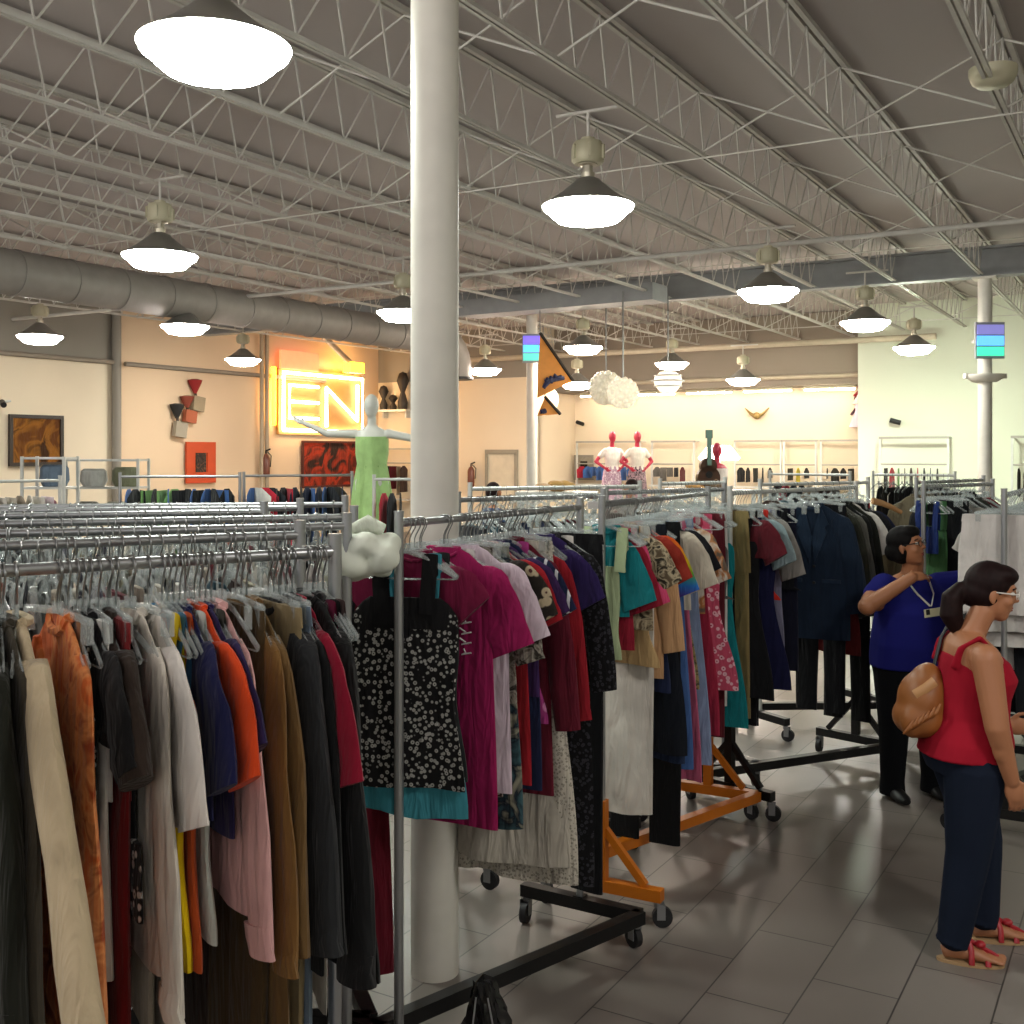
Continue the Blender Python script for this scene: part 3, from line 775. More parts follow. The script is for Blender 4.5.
# ---- turned rack with the navy suit
RCk = rack((1.22, 6.16), (2.25, 7.2), 'clothes rack with black base turned towards the aisle, holding the navy suit jacket', 'black', 'white')
RC1 = [
 (747, 'pants', '#8a7a50', 722, 'long olive khaki trousers at the near end of the turned rack', dict(ext=.12, w=.1)),
 (760, 'pants', '#121315', 728, 'long black trousers beside the khaki ones', dict(ext=.13, w=.11)),
 (757, 'dress', '#17181b', 700, 'narrow black dress before the navy one', dict(ext=.15)),
 (772, 'dress', '#14163a', 690, 'dark navy velvet dress at the near end of the turned rack', dict(w=.19, ext=.18, twist=.3)),
 (778, 'tee', '#5c1c26', 560, 'maroon t-shirt behind the dark navy dress', dict()),
 (782, 'tank', '#c02c22', 600, 'scarlet top showing beside the dark navy dress', dict(ext=.2)),
 (787, 'tee', '#8fa4a8', 560, 'pale aqua t-shirt left of the navy suit jacket', dict(droop=1.2)),
 (788, 'dress', '#77768c', 650, 'lavender grey dress left of the navy suit jacket', dict(ext=.2, flare=0)),
 (797, 'tee', '#8f8c86', 570, 'grey t-shirt with a straight sleeve left of the navy suit jacket', dict(droop=1.6)),
 (800, 'pants', '#141628', 672, 'ink blue trousers beneath the lavender dress', dict()),
 (802, 'tank', '#14161a', 590, 'small black top touching the navy suit jacket', dict(ext=.2)),
 (850, 'jacket', '#1c2a3c', 644, 'navy suit jacket with lapels facing the aisle', dict(lapel=cloth('solid', '#243448'), w=.215, ext=.25, sl=.95, twist=.4)),
 (868, 'jacket', '#33352c', 640, 'dark olive suit jacket behind the navy one', dict()),
 (852, 'skirt', '#5a1a1a', 655, 'brick red skirt under the navy suit jacket', dict()),
 (872, 'jacket', '#5f5f58', 620, 'mid grey suit jacket second behind the navy one', dict()),
 (876, 'cardigan', '#1a1c1c', 640, 'black cardigan behind the two dark suit jackets', dict()),
 (840, 'pants', '#121418', 715, 'black tailored trousers hanging low under the navy suit jacket', dict(w=.16, ext=.12)),
 (882, 'shirt', '#22241f', 600, 'very dark green shirt before the white-sleeved top', dict()),
 (887, 'tee', '#c6c2ba', 550, 'white top with a curved sleeve near the far end of the turned rack', dict(droop=1.3)),
 (892, 'tee', '#1a1a1d', 600, 'black t-shirt right of the white-sleeved top', dict()),
 (897, 'tank', fl('#a8283c', '#c8b8c0', '#6a1424', 16), 560, 'red flowered blouse at the far end of the turned rack', dict(ext=.22)),
 (904, 'tee', '#20263c', 600, 'midnight blue t-shirt at the far end beside the red flowered blouse', dict()),
 (868, 'pants', '#0f1012', 722, 'slim black trousers hanging behind the woman in blue', dict(w=.15, ext=.12)),
]
stock(RCk, RC1, .03)
# ================================================================ racks crowded behind, mostly bare hangers in view
rnd = random.Random(5)
def bare(R, n, what, t0=.04, t1=None, kind='top', droplow=False):
    t1 = R.L-.04 if t1 is None else t1
    for i in range(n):
        t = t0+(t1-t0)*(i+rnd.uniform(.1, .9))/n
        hanger(R.a+R.d*t+Vector((0, 0, RZ+.002)), R.rz-PI/2+rnd.uniform(-.3, .3), 'bare clear plastic hanger on the '+what, 'clip' if rnd.random() < .25 else 'top', 'bare hangers on the '+what)
PAL = ['#1c1e22', '#23262c', '#3a2a24', '#5d1c26', '#b8b2a6', '#1d2740', '#6c6a66', '#8c8672', '#2d4a55', '#7d3a2a', '#c7c3bb', '#34322e', '#9a8f80', '#4c4a58', '#101113']
CN = {'#1c1e22': 'black', '#23262c': 'charcoal', '#3a2a24': 'dark brown', '#5d1c26': 'wine red', '#b8b2a6': 'stone', '#1d2740': 'navy', '#6c6a66': 'grey', '#8c8672': 'olive beige', '#2d4a55': 'petrol blue', '#7d3a2a': 'rust brown', '#c7c3bb': 'off-white', '#34322e': 'dark olive', '#9a8f80': 'sand', '#4c4a58': 'slate', '#101113': 'jet black',
      '#b5283a': 'red', '#d9c23a': 'yellow', '#3b5f9a': 'blue', '#d98a84': 'salmon pink', '#6f9a5a': 'green', '#c8572a': 'orange', '#d8c8d0': 'pale pink', '#7d4a8a': 'purple'}
SHARED = {}
def cheap(kind, L, m, sd):
    k = (kind, L, m.name, sd)
    if k not in SHARED:
        if kind == 'tee':
            rs = panel([(-.118, 0, .055), (-.146, 0, .115), (-.205, 0, .2), (-.33, 0, .19), (-L, 0, .19)], sd, .01, .013, n=14, steps=9)
        else:
            rs = panel([(-.13, 0, .15), (-.17, 0, .15), (-L, 0, .15)], sd, .01, .013, n=14, steps=7)
        SHARED[k] = MB().rings(rs, True).mesh('garment', m)
    return SHARED[k]
def simple_stock(R, where, cols, gap, L=(.75, 1.0), t0=.05, t1=None, z=None, twist=.12, gl='clothes on the '):
    """far away clothes: each its own object, too small to show parts"""
    t1 = R.L-.05 if t1 is None else t1; n = max(1, int((t1-t0)/gap)); prev = None
    seq = [cols[(i*7+rnd.randrange(3)) % len(cols)] for i in range(n)]
    seen = {}
    for i, c in enumerate(seq):
        kind = 'tee' if rnd.random() < .65 else 'pants'
        Lg = rnd.choice((L[0], (L[0]+L[1])/2, L[1])); t = t0+gap*(i+.5)
        o = link(cheap(kind, Lg, M2(c), i % 3), 'hanging_shirt' if kind == 'tee' else 'hanging_trousers')
        o.location = R.a+R.d*t+Vector((0, 0, RZ if z is None else z)); o.rotation_euler = (0, 0, R.rz-PI/2+rnd.uniform(-twist, twist))
        k = (c, kind); seen[k] = seen.get(k, 0)+1
        word = 'shirt' if kind == 'tee' else 'trousers'
        lab = '%s %s on the %s' % (CN[c], word, where)
        if i: lab += ', beside the %s one' % CN[seq[i-1]]
        else: lab += ', first in line'
        tag(o, ' '.join(lab.split()[:16]), word, '%s %s on the %s' % (CN[c], word, where))
def rk(xa, ya, xb, yb, label, **k):           # rack whose rail ends show at these places of the view
    pts = []
    for x, y in ((xa, ya), (xb, yb)):
        D = F*(H-RZ)/(y-HY); pts.append(((x-512)/F*D, D))
    return rack(pts[0], pts[1], label, **k)
RL3 = None
rowsL = [(-120, 550, 300, 535, 'second rack back at left, behind the jackets', 30),
         (-70, 535, 347, 526, 'third rack back at left, ending beside the white quilted bundle', 34),
         (-60, 525, 354, 517, 'fourth rack back at left, ending short of the green gown', 34),
         (-60, 517, 264, 512, 'fifth rack back at left, with a pale rail end', 26),
         (-50, 511.5, 300, 508, 'sixth rack back at left, low behind the others', 26),
         (-40, 507.5, 345, 504.5, 'seventh rack back at left, before the coloured clothes', 26)]
for i, (xa, ya, xb, yb, lab, n) in enumerate(rowsL):
    R = rk(xa, ya, xb, yb, 'chrome clothes rack, '+lab, brace=False)
    w_ = lab.split(',')[0]
    bare(R, n, w_)
    if i == 2: RL3 = R
    simple_stock(R, w_, PAL, .05 if i == 0 else .08, (1.0, 1.4))
# bare hangers between the jackets on the left rack and on the middle racks
bare(RL, 14, 'left foreground rack', .5)
bare(RA, 9, 'first middle rack'); bare(RB, 10, 'orange rack'); bare(RCk, 6, 'turned rack')
R = rk(458, 500, 603, 496, 'chrome clothes rack behind the first middle rack, full of bare hangers', brace=False); bare(R, 30, 'rack behind the first middle rack'); simple_stock(R, 'rack behind the first middle rack', PAL, .055, (1.0, 1.35))
R = rk(606, 493, 724, 489.5, 'chrome clothes rack behind the orange rack, full of bare hangers', brace=False); bare(R, 26, 'rack behind the orange rack'); simple_stock(R, 'rack behind the orange rack', PAL, .07, (1.0, 1.3))
R = rk(470, 489, 640, 486.5, 'clothes rack in the third row, right of the thick column', brace=False, posts='white'); bare(R, 18, 'third row rack')
R = rk(760, 484.5, 868, 482.5, 'white railed clothes rack behind the navy suit jacket', brace=False, posts='white'); simple_stock(R, 'white railed rack behind the navy suit', PAL, .12, (.8, 1.0)); bare(R, 14, 'white railed rack behind the navy suit')
R = rk(660, 484, 725, 482.5, 'clothes rack in the third row behind the orange rack', brace=False, posts='white'); bare(R, 14, 'third row rack behind the orange one')

# coloured clothes far left, one rack behind the other
COL = ['#1c1e22', '#3b5f9a', '#101113', '#d9c23a', '#1d2740', '#23262c', '#c7c3bb', '#101113', '#6f9a5a', '#1c1e22', '#d98a84', '#3b5f9a', '#34322e', '#b5283a']
def rack_at(xa, xb, D0, D1, label, **k):
    return rack(((xa-512)/F*D0, D0), ((xb-512)/F*D1, D1), label, brace=False, **k)
R = rack_at(120, 240, 10.4, 10.6, 'clothes rack with dark and yellow clothes under the small orange-framed picture'); simple_stock(R, 'rack under the orange-framed picture', COL, .06, (.55, .8), twist=.7)
R = rack_at(244, 352, 10.8, 11.2, 'clothes rack with dark and pink clothes under the neon sign'); simple_stock(R, 'rack under the neon sign', COL[::-1], .06, (.55, .8), twist=.7)
R = rack_at(374, 418, 9.4, 9.4, 'short clothes rack with red and dark clothes just left of the thick column', posts='white'); simple_stock(R, 'short rack just left of the thick column', ['#1c1e22', '#b5283a', '#34322e', '#23262c'], .07, (.6, .8))
R = rack_at(-30, 60, 8.6, 9.0, 'clothes rack with printed white shirts at the far left edge', posts='white')
simple_stock(R, 'rack at the far left edge', ['#c7c3bb', '#b8b2a6', '#c7c3bb', '#9a8f80', '#d8c8d0'], .07, (.5, .7))

# ================================================================ wall racks: white frames standing at the back and right walls
def wall_rack(qw, xa, xb, lab, cols, gap, zt=2.27, zr=1.74, Lg=(.35, .45), shelf=True):
    def pq(x, q): t = (x-512)/F; D = q/(t*sa+ca); X = t*D; return X*ca-D*sa
    q = qw-.35; pa, pb = pq(xa, q), pq(xb, q); A = B(pa, q); Bq = B(pb, q); Ln = (Bq-A).length
    r = empty('wall_rack', A, math.atan2(-sa, ca), 'white metal wall frame with clothes, '+lab, 'wall rack')
    for x in (0, Ln): MB().bar((x, 0, 0), (x, 0, zt), .04, .04).build('upright', M_POSTW, r, False)
    MB().bar((-.02, 0, zt), (Ln+.02, 0, zt), .06, .045).build('top_bar', plain('grey_bar', '#9c9a90', .5), r, False)
    MB().tube([(0, 0, zr), (Ln, 0, zr)], .016, 10).build('hanging_rail', plain('grey_bar', '#9c9a90', .5), r)
    for x in (0, Ln): MB().bar((x, 0, zt), (x, .33, zt), .03, .03).build('wall_arm', M_POSTW, r, False)
    if shelf: MB().box((Ln/2, 0, zr-Lg[1]-.06), (Ln, .42, .03)).build('shelf', M_POSTW, r, False)
    k = Rack(); k.a = A; k.d = (Bq-A).normalized(); k.L = Ln; k.rz = math.atan2(-sa, ca)
    simple_stock(k, 'wall frame '+lab, cols, gap, Lg, z=zr+.05, twist=.25)
    return r
REDS = ['#b5283a', '#7d3a2a', '#3b5f9a', '#c8572a', '#1c1e22', '#5d1c26', '#6c6a66']
DARK = ['#1c1e22', '#101113', '#34322e', '#3a2a24', '#4c4a58', '#9a8f80', '#23262c']
wall_rack(QB, 577, 640, 'behind the red-headed mannequins', REDS, .16)
wall_rack(QB, 652, 694, 'right of the red-headed mannequins', REDS[::-1], .16)
wall_rack(QB, 735, 781, 'below the small gold wall ornament', DARK, .17)
wall_rack(QB, 784, 816, 'in the gap between the two grey-topped frames', DARK+['#d9c23a'], .18)
wall_rack(QB, 821, 862, 'beside the right wall corner', DARK, .17)
wall_rack(QC, 880, 948, 'on the pale green wall left of the screened column', DARK+['#6f9a5a', '#b5283a'], .12, 2.3, 1.78, (.65, .8))
wall_rack(QC, 1012, 1090, 'on the pale green wall at the right edge', DARK+['#c7c3bb', '#8c8672'], .13, 2.3, 1.78, (.65, .8))
wall_rack(QA, 384, 412, 'on the back wall just left of the thick column', DARK+['#5d1c26', '#8c8672'], .16, 2.1, 1.75, (.7, .85))

# ================================================================ racks on the right
RW = rack((2.55, 5.7), (3.25, 6.9), 'clothes rack with white garments at the right edge, behind the woman in red')
WHT = [(.04, 'skirt', '#d2cdc8', .62, 'wide white folded sheet at the near end of the right rack', dict(w=.225, flare=0, twist=.0, name='folded_sheet', cat='sheet')),
       (.08, 'skirt', '#c9c5c0', .72, 'second white folded sheet, hanging lower on the right rack', dict(w=.22, flare=0, twist=.05, name='folded_sheet', cat='sheet')),
       (.15, 'dress', '#ccc8c3', .8, 'white dress behind the folded sheets on the right rack', dict()),
       (.21, 'dress', '#d5d0ca', .8, 'white slip fourth on the right rack', dict()),
       (.27, 'pants', '#15181d', 1.25, 'black trousers behind the white clothes on the right rack', dict()),
       (.33, 'dress', '#c2beb8', .95, 'light grey dress behind the black trousers on the right rack', dict()),
       (.42, 'dress', '#1a1e26', 1.2, 'black dress in the middle of the right rack', dict()),
       (.5, 'tee', '#b9b5ae', .9, 'stone t-shirt past the black dress on the right rack', dict())]
for i, (t, kind, c, Lg, lab, op) in enumerate(WHT): hang(RW, t, kind, c, Lg, 50+i, lab, op, op.get('twist', 0))
bare(RW, 22, 'right rack')
RX = rack((3.05, 8.3), (3.9, 9.1), 'clothes rack with coats behind the woman in blue')
XS = [(.06, 'jacket', '#6c6350', 1.05, 'long olive-beige coat facing the aisle behind the woman in blue', dict(twist=.35)),
      (.13, 'jacket', '#7b7668', .9, 'sand coloured jacket behind the olive-beige coat', dict(twist=.3)),
      (.2, 'cardigan', '#26292a', .9, 'charcoal cardigan behind the sand jacket', {}),
      (.28, 'jacket', '#514c40', 1.1, 'brown grey coat in the middle of the coat rack', {}),
      (.36, 'shirt', '#1c2023', .9, 'black shirt on the coat rack', {}), (.45, 'jacket', '#3a3d36', 1.0, 'moss green coat on the coat rack', {}),
      (.55, 'jacket', '#15171a', 1.1, 'black overcoat on the coat rack', {}), (.7, 'jacket', '#55524a', 1.0, 'taupe overcoat on the coat rack', {}), (.85, 'jacket', '#1e2024', 1.0, 'dark anorak at the far end of the coat rack', {})]
for i, (t, kind, c, Lg, lab, op) in enumerate(XS): hang(RX, t, kind, c, Lg, 70+i, lab, op, op.get('twist', 0))
bare(RX, 12, 'coat rack')
RY = rack((2.75, 7.35), (3.45, 7.9), 'clothes rack with dark and green clothes between the two women', 'black')
YS = [(.05, 'tank', '#14285f', .45, 'cobalt blue top between the two women', dict(twist=-.3, w=.11)), (.12, 'dress', '#456e45', 1.0, 'green dress between the two women', dict(twist=-.2, w=.12)),
      (.2, 'shirt', '#15171a', .9, 'black shirt behind the green dress', {}), (.3, 'pants', '#17191c', 1.2, 'black trousers behind the green dress', {}), (.4, 'tee', '#8f8c84', .8, 'pale grey t-shirt on the rack between the women', {}),
      (.5, 'jacket', '#1e2022', 1.0, 'black blazer on the rack between the women', {}), (.62, 'jacket', '#33352f', 1.0, 'dark green blazer on the rack between the women', {}), (.75, 'tee', '#5d1c26', .8, 'wine red t-shirt on the rack between the women', {})]
for i, (t, kind, c, Lg, lab, op) in enumerate(YS): hang(RY, t, kind, c, Lg, 90+i, lab, op, op.get('twist', 0))
bare(RY, 12, 'rack between the women')
RZk = rack_at(873, 955, 11.5, 11.0, 'dark crowded clothes rack in front of the pale green wall', posts='white'); simple_stock(RZk, 'rack in front of the pale green wall', DARK, .06, (.8, 1.0)); bare(RZk, 14, 'rack in front of the pale green wall')
RV = rack_at(770, 850, 11.8, 11.2, 'clothes rack seen under the navy suit, far down the aisle', posts='white'); simple_stock(RV, 'rack far down the aisle', DARK+['#b5283a'], .09, (.8, 1.1))
hang(RL3, RL3.L+.0-.03, 'dress', '#5e1020', 1.6, 31, 'long deep red gown behind the tall chrome post', dict(flare=.0), 1.25)
hang(RL3, RL3.L-.13, 'dress', '#15161a', 1.55, 32, 'long black gown beside the long deep red one', {}, 1.45)
hang(RL3, RL3.L-.2, 'dress', '#1a1b20', 1.2, 33, 'black evening dress behind the black coat of the left rack', {}, .2)
# ================================================================ people: one continuous skin surface each, clothes over it
def fuse(mb, name, mat, parent, voxel=.006, smooth=4, cut=None):
    """overlapping closed shapes melted into one continuous surface"""
    me = mb.mesh('tmp', None, False); o = bpy.data.objects.new('tmp', me); C.objects.link(o)
    m = o.modifiers.new('r', 'REMESH'); m.mode = 'VOXEL'; m.voxel_size = voxel
    if smooth:
        s = o.modifiers.new('s', 'SMOOTH'); s.factor = .5; s.iterations = smooth
    dg = bpy.context.evaluated_depsgraph_get(); dg.update()
    r = bpy.data.meshes.new_from_object(o.evaluated_get(dg)); r.name = name
    bpy.data.objects.remove(o); r.materials.clear(); r.materials.append(mat)
    r.polygons.foreach_set('use_smooth', [True]*len(r.polygons))
    return link(r, name, parent)
def limb(mb, pts, rad, n=14):
    """tapering limb through its joints, rounded at every joint"""
    P_ = [Vector(p) for p in pts]; out = []; rr = []
    for i in range(len(P_)-1):
        k = 6
        for j in range(k):
            t = j/k; out.append(P_[i].lerp(P_[i+1], t)); rr.append(rad[i]+(rad[i+1]-rad[i])*t)
    out.append(P_[-1]); rr.append(rad[-1])
    mb.tube(out, rr, n)
    for p, r in zip(P_, rad): mb.ell(p, r, 12, 8)
def torso(mb, rows, grow=0.0, n=28):
    """rows: (z, cx, cy, rx, ry)"""
    rs = []
    for z, cx, cy, rx, ry in rows:
        rs.append([Vector((cx+(rx+grow)*math.copysign(abs(math.cos(a))**.9, math.cos(a)), cy+(ry+grow)*math.copysign(abs(math.sin(a))**.85, math.sin(a)), z)) for a in [2*PI*k/n for k in range(n)]])
    # smooth in between
    out = []
    for a, b in zip(rs, rs[1:]):
        for j in range(3): out.append([p.lerp(q, j/3) for p, q in zip(a, b)])
    out.append(rs[-1]); mb.rings(out)
def hand(mb, wrist, fwd, palm_n, side, scale=1.0, curl=.5, thumb=1):
    """palm, four unequal curled fingers and a thumb leaving the side of the palm"""
    f = Vector(fwd).normalized(); nrm = Vector(palm_n); nrm = (nrm-f*nrm.dot(f)).normalized(); s = f.cross(nrm)*side
    w = Vector(wrist); S = scale
    c = w+f*.045*S
    M = Matrix((f, s, nrm)).transposed()
    mb.ell(c, (.052*S, .04*S, .017*S), 14, 10, M)
    for k, (ln, off) in enumerate(((.068, .03), (.078, .0105), (.073, -.009), (.058, -.027))):
        p0 = w+f*.075*S+s*off*S; ln *= S
        d1 = (f+nrm*curl*.35).normalized(); d2 = (f+nrm*curl*1.2).normalized(); d3 = (f*.6+nrm*curl*2.2).normalized()
        p1 = p0+d1*ln*.42; p2 = p1+d2*ln*.32; p3 = p2+d3*ln*.26
        mb.tube([p0-f*.02*S, p0, p1, p2, p3], [.0088*S, .0088*S, .008*S, .0074*S, .006*S], 8); mb.ell(p3, .0062*S, 8, 6)
    t0 = w+f*.02*S+s*.03*S; t1 = t0+(f*.6+s*.75+nrm*.2).normalized()*.034*S; t2 = t1+(f*1+s*.25+nrm*.35).normalized()*.03*S
    mb.tube([t0-s*.01, t0, t1, t2], [.012*S, .0115*S, .0095*S, .0075*S], 8); mb.ell(t2, .0078*S, 8, 6)
def head(mb, c, R, s=1.0):
    """skull, jaw, nose, lips, brow and ears; R turns +x to where the face looks"""
    c = Vector(c)
    def e(x, y, z, r, **k): mb.ell(c+R @ Vector((x*s, y*s, z*s)), tuple(q*s for q in r), 16, 12, R)
    e(-.012, 0, .028, (.092, .074, .088)); e(.022, 0, -.03, (.064, .058, .075)); e(.045, 0, -.078, (.032, .034, .028))
    e(.078, 0, .012, (.014, .012, .022)); e(.09, 0, -.008, (.017, .014, .012)); e(.082, .008, -.012, (.01, .008, .008)); e(.082, -.008, -.012, (.01, .008, .008))
    e(.074, 0, -.041, (.013, .024, .0065)); e(.073, 0, -.052, (.013, .021, .007)); e(.066, 0, -.066, (.012, .02, .012)); e(.068, 0, .04, (.018, .045, .01))
    for sy in (-1, 1):
        e(.048, sy*.036, -.018, (.03, .022, .026)); e(-.008, sy*.074, -.002, (.017, .008, .03)); e(-.004, sy*.075, -.026, (.009, .007, .012))
def face_bits(root, c, R, s=1.0, iris='#2a1a12', lips='#8c3f3a', brow='#1c1210'):
    c = Vector(c); T = lambda x, y, z: c+R @ Vector((x*s, y*s, z*s))
    for sy in (-1, 1):
        e = MB().ell(T(.068, sy*.03, .017), (.012*s, .014*s, .009*s), 12, 8, R).build('eye', plain('eye_white', '#d8d2c8', .2), root)
        MB().ell(T(.0775, sy*.0305, .017), (.004*s, .0062*s, .0062*s), 10, 8, R).build('iris', plain('iris', iris, .2), e)
        MB().tube([T(.074, sy*.015, .036), T(.077, sy*.03, .042), T(.066, sy*.05, .036)], .0035*s, 6).build('eyebrow', plain('eyebrow', brow, .8), root)
    MB().ell(T(.0805, 0, -.042), (.008*s, .022*s, .0045*s), 12, 8, R).ell(T(.0795, 0, -.051), (.008*s, .019*s, .0055*s), 12, 8, R).build('lips', plain('lips', lips, .45), root)

M_HAIR = plain('dark_hair', '#1c0e0e', .6, var=.25, scale=60, spec=.15)
M_JEAN = plain('dark_denim', '#1b2231', .95, spec=.1)
M_REDT = plain('red_jersey', '#9a172a', .9, spec=.15)
M_SANDAL = plain('red_leather', '#a01a26', .45)
M_SOLE = plain('sandal_sole', '#b09068', .7)

# ---------------------------------------------------------------- woman in the red top (faces +x locally)
def woman_red():
    root = empty('person', (1.835, 4.42, 0), .0, 'woman in red tank top, dark jeans and red sandals walking right, tan bag behind her', 'person')
    b = MB()
    tor = [(.74, -.01, 0, .135, .16), (.80, -.02, 0, .155, .178), (.87, -.005, 0, .145, .168), (.95, .005, 0, .122, .145), (1.02, .015, 0, .124, .142), (1.10, .03, 0, .132, .15), (1.17, .015, 0, .112, .152), (1.235, 0, 0, .08, .15), (1.265, -.005, 0, .055, .11), (1.285, .0, 0, .05, .06)]
    torso(b, tor)
    limb(b, [(.0, 0, 1.25), (.03, 0, 1.31), (.06, 0, 1.37)], [.056, .05, .05])
    Rh = Matrix.Rotation(-.25, 3, 'Z') @ Matrix.Rotation(.18, 3, 'Y')
    hc = (.095, 0, 1.435); head(b, hc, Rh, .98)
    # right arm hangs beside the thigh, left arm reaches forward
    sh, el, wr = (-.005, -.175, 1.205), (.015, -.225, .95), (.08, -.205, .745)
    limb(b, [sh, el, wr], [.058, .046, .029]); b.ell((-.005, -.15, 1.2), (.06, .06, .06))
    b.ell((.035, -.22, .88), (.036, .038, .07))
    hand(b, wr, (.25, .02, -1), (0, 1, .1), 1, .98, .55)
    sh2, el2, wr2 = (0, .175, 1.205), (.05, .22, .96), (.24, .19, .86)
    limb(b, [sh2, el2, wr2], [.052, .042, .027]); b.ell((0, .15, 1.2), (.06, .06, .06)); hand(b, wr2, (1, -.05, -.1), (0, -1, -.1), -1, .98, .6)
    # legs: right leg trails, left leg steps forward
    R_ = [(-.01, -.085, .76), (-.04, -.09, .42), (-.095, -.09, .085)]; L_ = [(0, .085, .76), (.09, .10, .41), (.10, .10, .085)]
    limb(b, R_, [.108, .07, .038]); limb(b, L_, [.108, .07, .038])
    b.ell((-.07, -.09, .3), (.055, .052, .1)); b.ell((.075, .1, .3), (.055, .052, .1))
    def foot(ax, ay, dirx, diry):
        d = Vector((dirx, diry, 0)).normalized(); s = Vector((-d.y, d.x, 0)); a = Vector((ax, ay, 0))
        b.tube([a-d*.045+Vector((0, 0, .035)), a+Vector((0, 0, .05)), a+d*.07+Vector((0, 0, .042)), a+d*.13+Vector((0, 0, .03)), a+d*.165+Vector((0, 0, .026))], [(.022, .026), (.036, .032), (.028, .037), (.017, .042), (.011, .035)], 14, side=(0, 0, 1))
        for k in range(5):
            o = (k-2)*.0165; p = a+d*(.165-abs(k-3.4)*.005)+s*o*(-1 if ay > 0 else 1)
            b.tube([p+Vector((0, 0, .027)), p+d*.022+Vector((0, 0, .023))], .0085 if k != 4 else .011, 8); b.ell(p+d*.024+Vector((0, 0, .0225)), .009 if k != 4 else .0115, 8, 6)
        return a, d, s
    f1 = foot(-.095, -.09, 1, -.28); f2 = foot(.10, .10, 1, -.12)
    fuse(b, 'body', M_SKIN, root, .0055, 3)
    face_bits(root, hc, Rh, .98)
    # jeans
    j = MB(); torso(j, [(.73, -.01, 0, .142, .165), (.80, -.02, 0, .16, .183), (.855, -.008, 0, .152, .176), (.87, -.004, 0, .14, .165)], .003)
    for pts, by in ((R_, -1), (L_, 1)):
        q = [Vector(p) for p in pts]; q[2] = q[2]+Vector((0, 0, .02))
        limb(j, q, [.122, .085, .064])
        j.tube([q[2]+Vector((0, 0, .06)), q[2], q[2]-Vector((.01, 0, .035))], [.055, .06, .064], 18)
        for k in range(3): j.tube([q[2]+Vector((.0, 0, .03+k*.03)), q[2]+Vector((.0, 0, .04+k*.03))], .061-.004*k, 16)
    fuse(j, 'jeans', M_JEAN, root, .0075, 2)
    # tank top, with straps
    t = MB(); torso(t, [(.795, -.02, 0, .172, .197), (.86, -.006, 0, .165, .188), (.95, .008, 0, .136, .157), (1.02, .015, 0, .135, .152), (1.10, .034, 0, .144, .16), (1.165, .022, 0, .126, .15), (1.2, .008, 0, .1, .125)], 0)
    for sy in (-1, 1):
        t.ell((.10, sy*.06, 1.1), (.052, .056, .056))
        t.tube([(.075, sy*.085, 1.15), (.045, sy*.095, 1.215), (-.005, sy*.1, 1.268), (-.06, sy*.09, 1.225), (-.085, sy*.08, 1.15)], [(.013, .038)]*5, 10)
    for k in range(4): t.tube([(.0, 0, .845+k*.045), (.004, 0, .86+k*.045)], [(.135-k*.007, .168-k*.006), (.14-k*.007, .173-k*.006)][0:2], 28, side=(1, 0, 0))
    fuse(t, 'tank_top', M_REDT, root, .0065, 2)
    # hair: cap, bun-like ponytail
    h = MB(); c = Vector(hc)
    def he(x, y, z, r): h.ell(c+Rh @ Vector((x, y, z)), r, 16, 12, Rh)
    he(-.022, 0, .042, (.094, .083, .088)); he(-.035, 0, .0, (.08, .078, .07)); he(.02, 0, .082, (.066, .07, .042)); he(-.075, 0, -.02, (.035, .05, .05))
    hp = c+Rh @ Vector((-.1, 0, -.005))
    h.tube([hp+Vector((.03, 0, .01)), hp+Vector((-.02, 0, .01)), hp+Vector((-.055, 0, -.03)), hp+Vector((-.06, 0, -.1)), hp+Vector((-.035, 0, -.155)), hp+Vector((-.02, 0, -.18))], [.022, .026, .042, .046, .034, .012], 14)
    fuse(h, 'hair', M_HAIR, root, .007, 2)
    MB().tube([hp+Vector((.004, 0, .006)), hp+Vector((-.012, 0, .008))], .03, 16).build('hair_clip', plain('white_clip', '#d8d6d2', .4), root)
    # glasses
    g = MB()
    for sy in (-1, 1):
        cc = c+Rh @ Vector((.088, sy*.032, .015)); ring = [cc+Rh @ Vector((0, .024*math.cos(a), .017*math.sin(a))) for a in [2*PI*k/16 for k in range(17)]]
        g.tube(ring, .0022, 6); g.tube([c+Rh @ Vector((.088, sy*.056, .02)), c+Rh @ Vector((.0, sy*.078, .014))], .0028, 6)
    g.tube([c+Rh @ Vector((.09, -.01, .018)), c+Rh @ Vector((.09, .01, .018))], .002, 6)
    g.build('glasses', plain('white_frames', '#d9d4cc', .3), root)
    ch = MB(); ch.tube([(.03, -.075, 1.265), (.085, -.055, 1.2), (.125, 0, 1.165), (.085, .055, 1.2), (.03, .075, 1.265)], .0022, 6); ch.build('necklace', plain('thin_chain', '#b9a27a', .3, .7), root)
    # sandals
    for (a, d, s) in (f1, f2):
        sd = MB()
        rs = []
        for z in (.0, .012):
            rs.append([a+d*(.06+.125*math.cos(q))+s*(.043*math.sin(q)*(1-.12*math.cos(q)*-1))+Vector((0, 0, z)) for q in [2*PI*k/24 for k in range(24)]])
        so = sd.rings(rs).build('sandal', M_SOLE, root)
        for dd, hh in ((.12, .048), (.06, .085)):
            q = a+d*dd
            MB().tube([q-s*.044+Vector((0, 0, .01)), q-s*.034+Vector((0, 0, hh*.72)), q+d*-.008+Vector((0, 0, hh+.006)), q+s*.034+Vector((0, 0, hh*.72)), q+s*.044+Vector((0, 0, .01))], [(.004, .011)]*5, 8, side=(0, 0, 1)).build('sandal_strap', M_SANDAL, so)
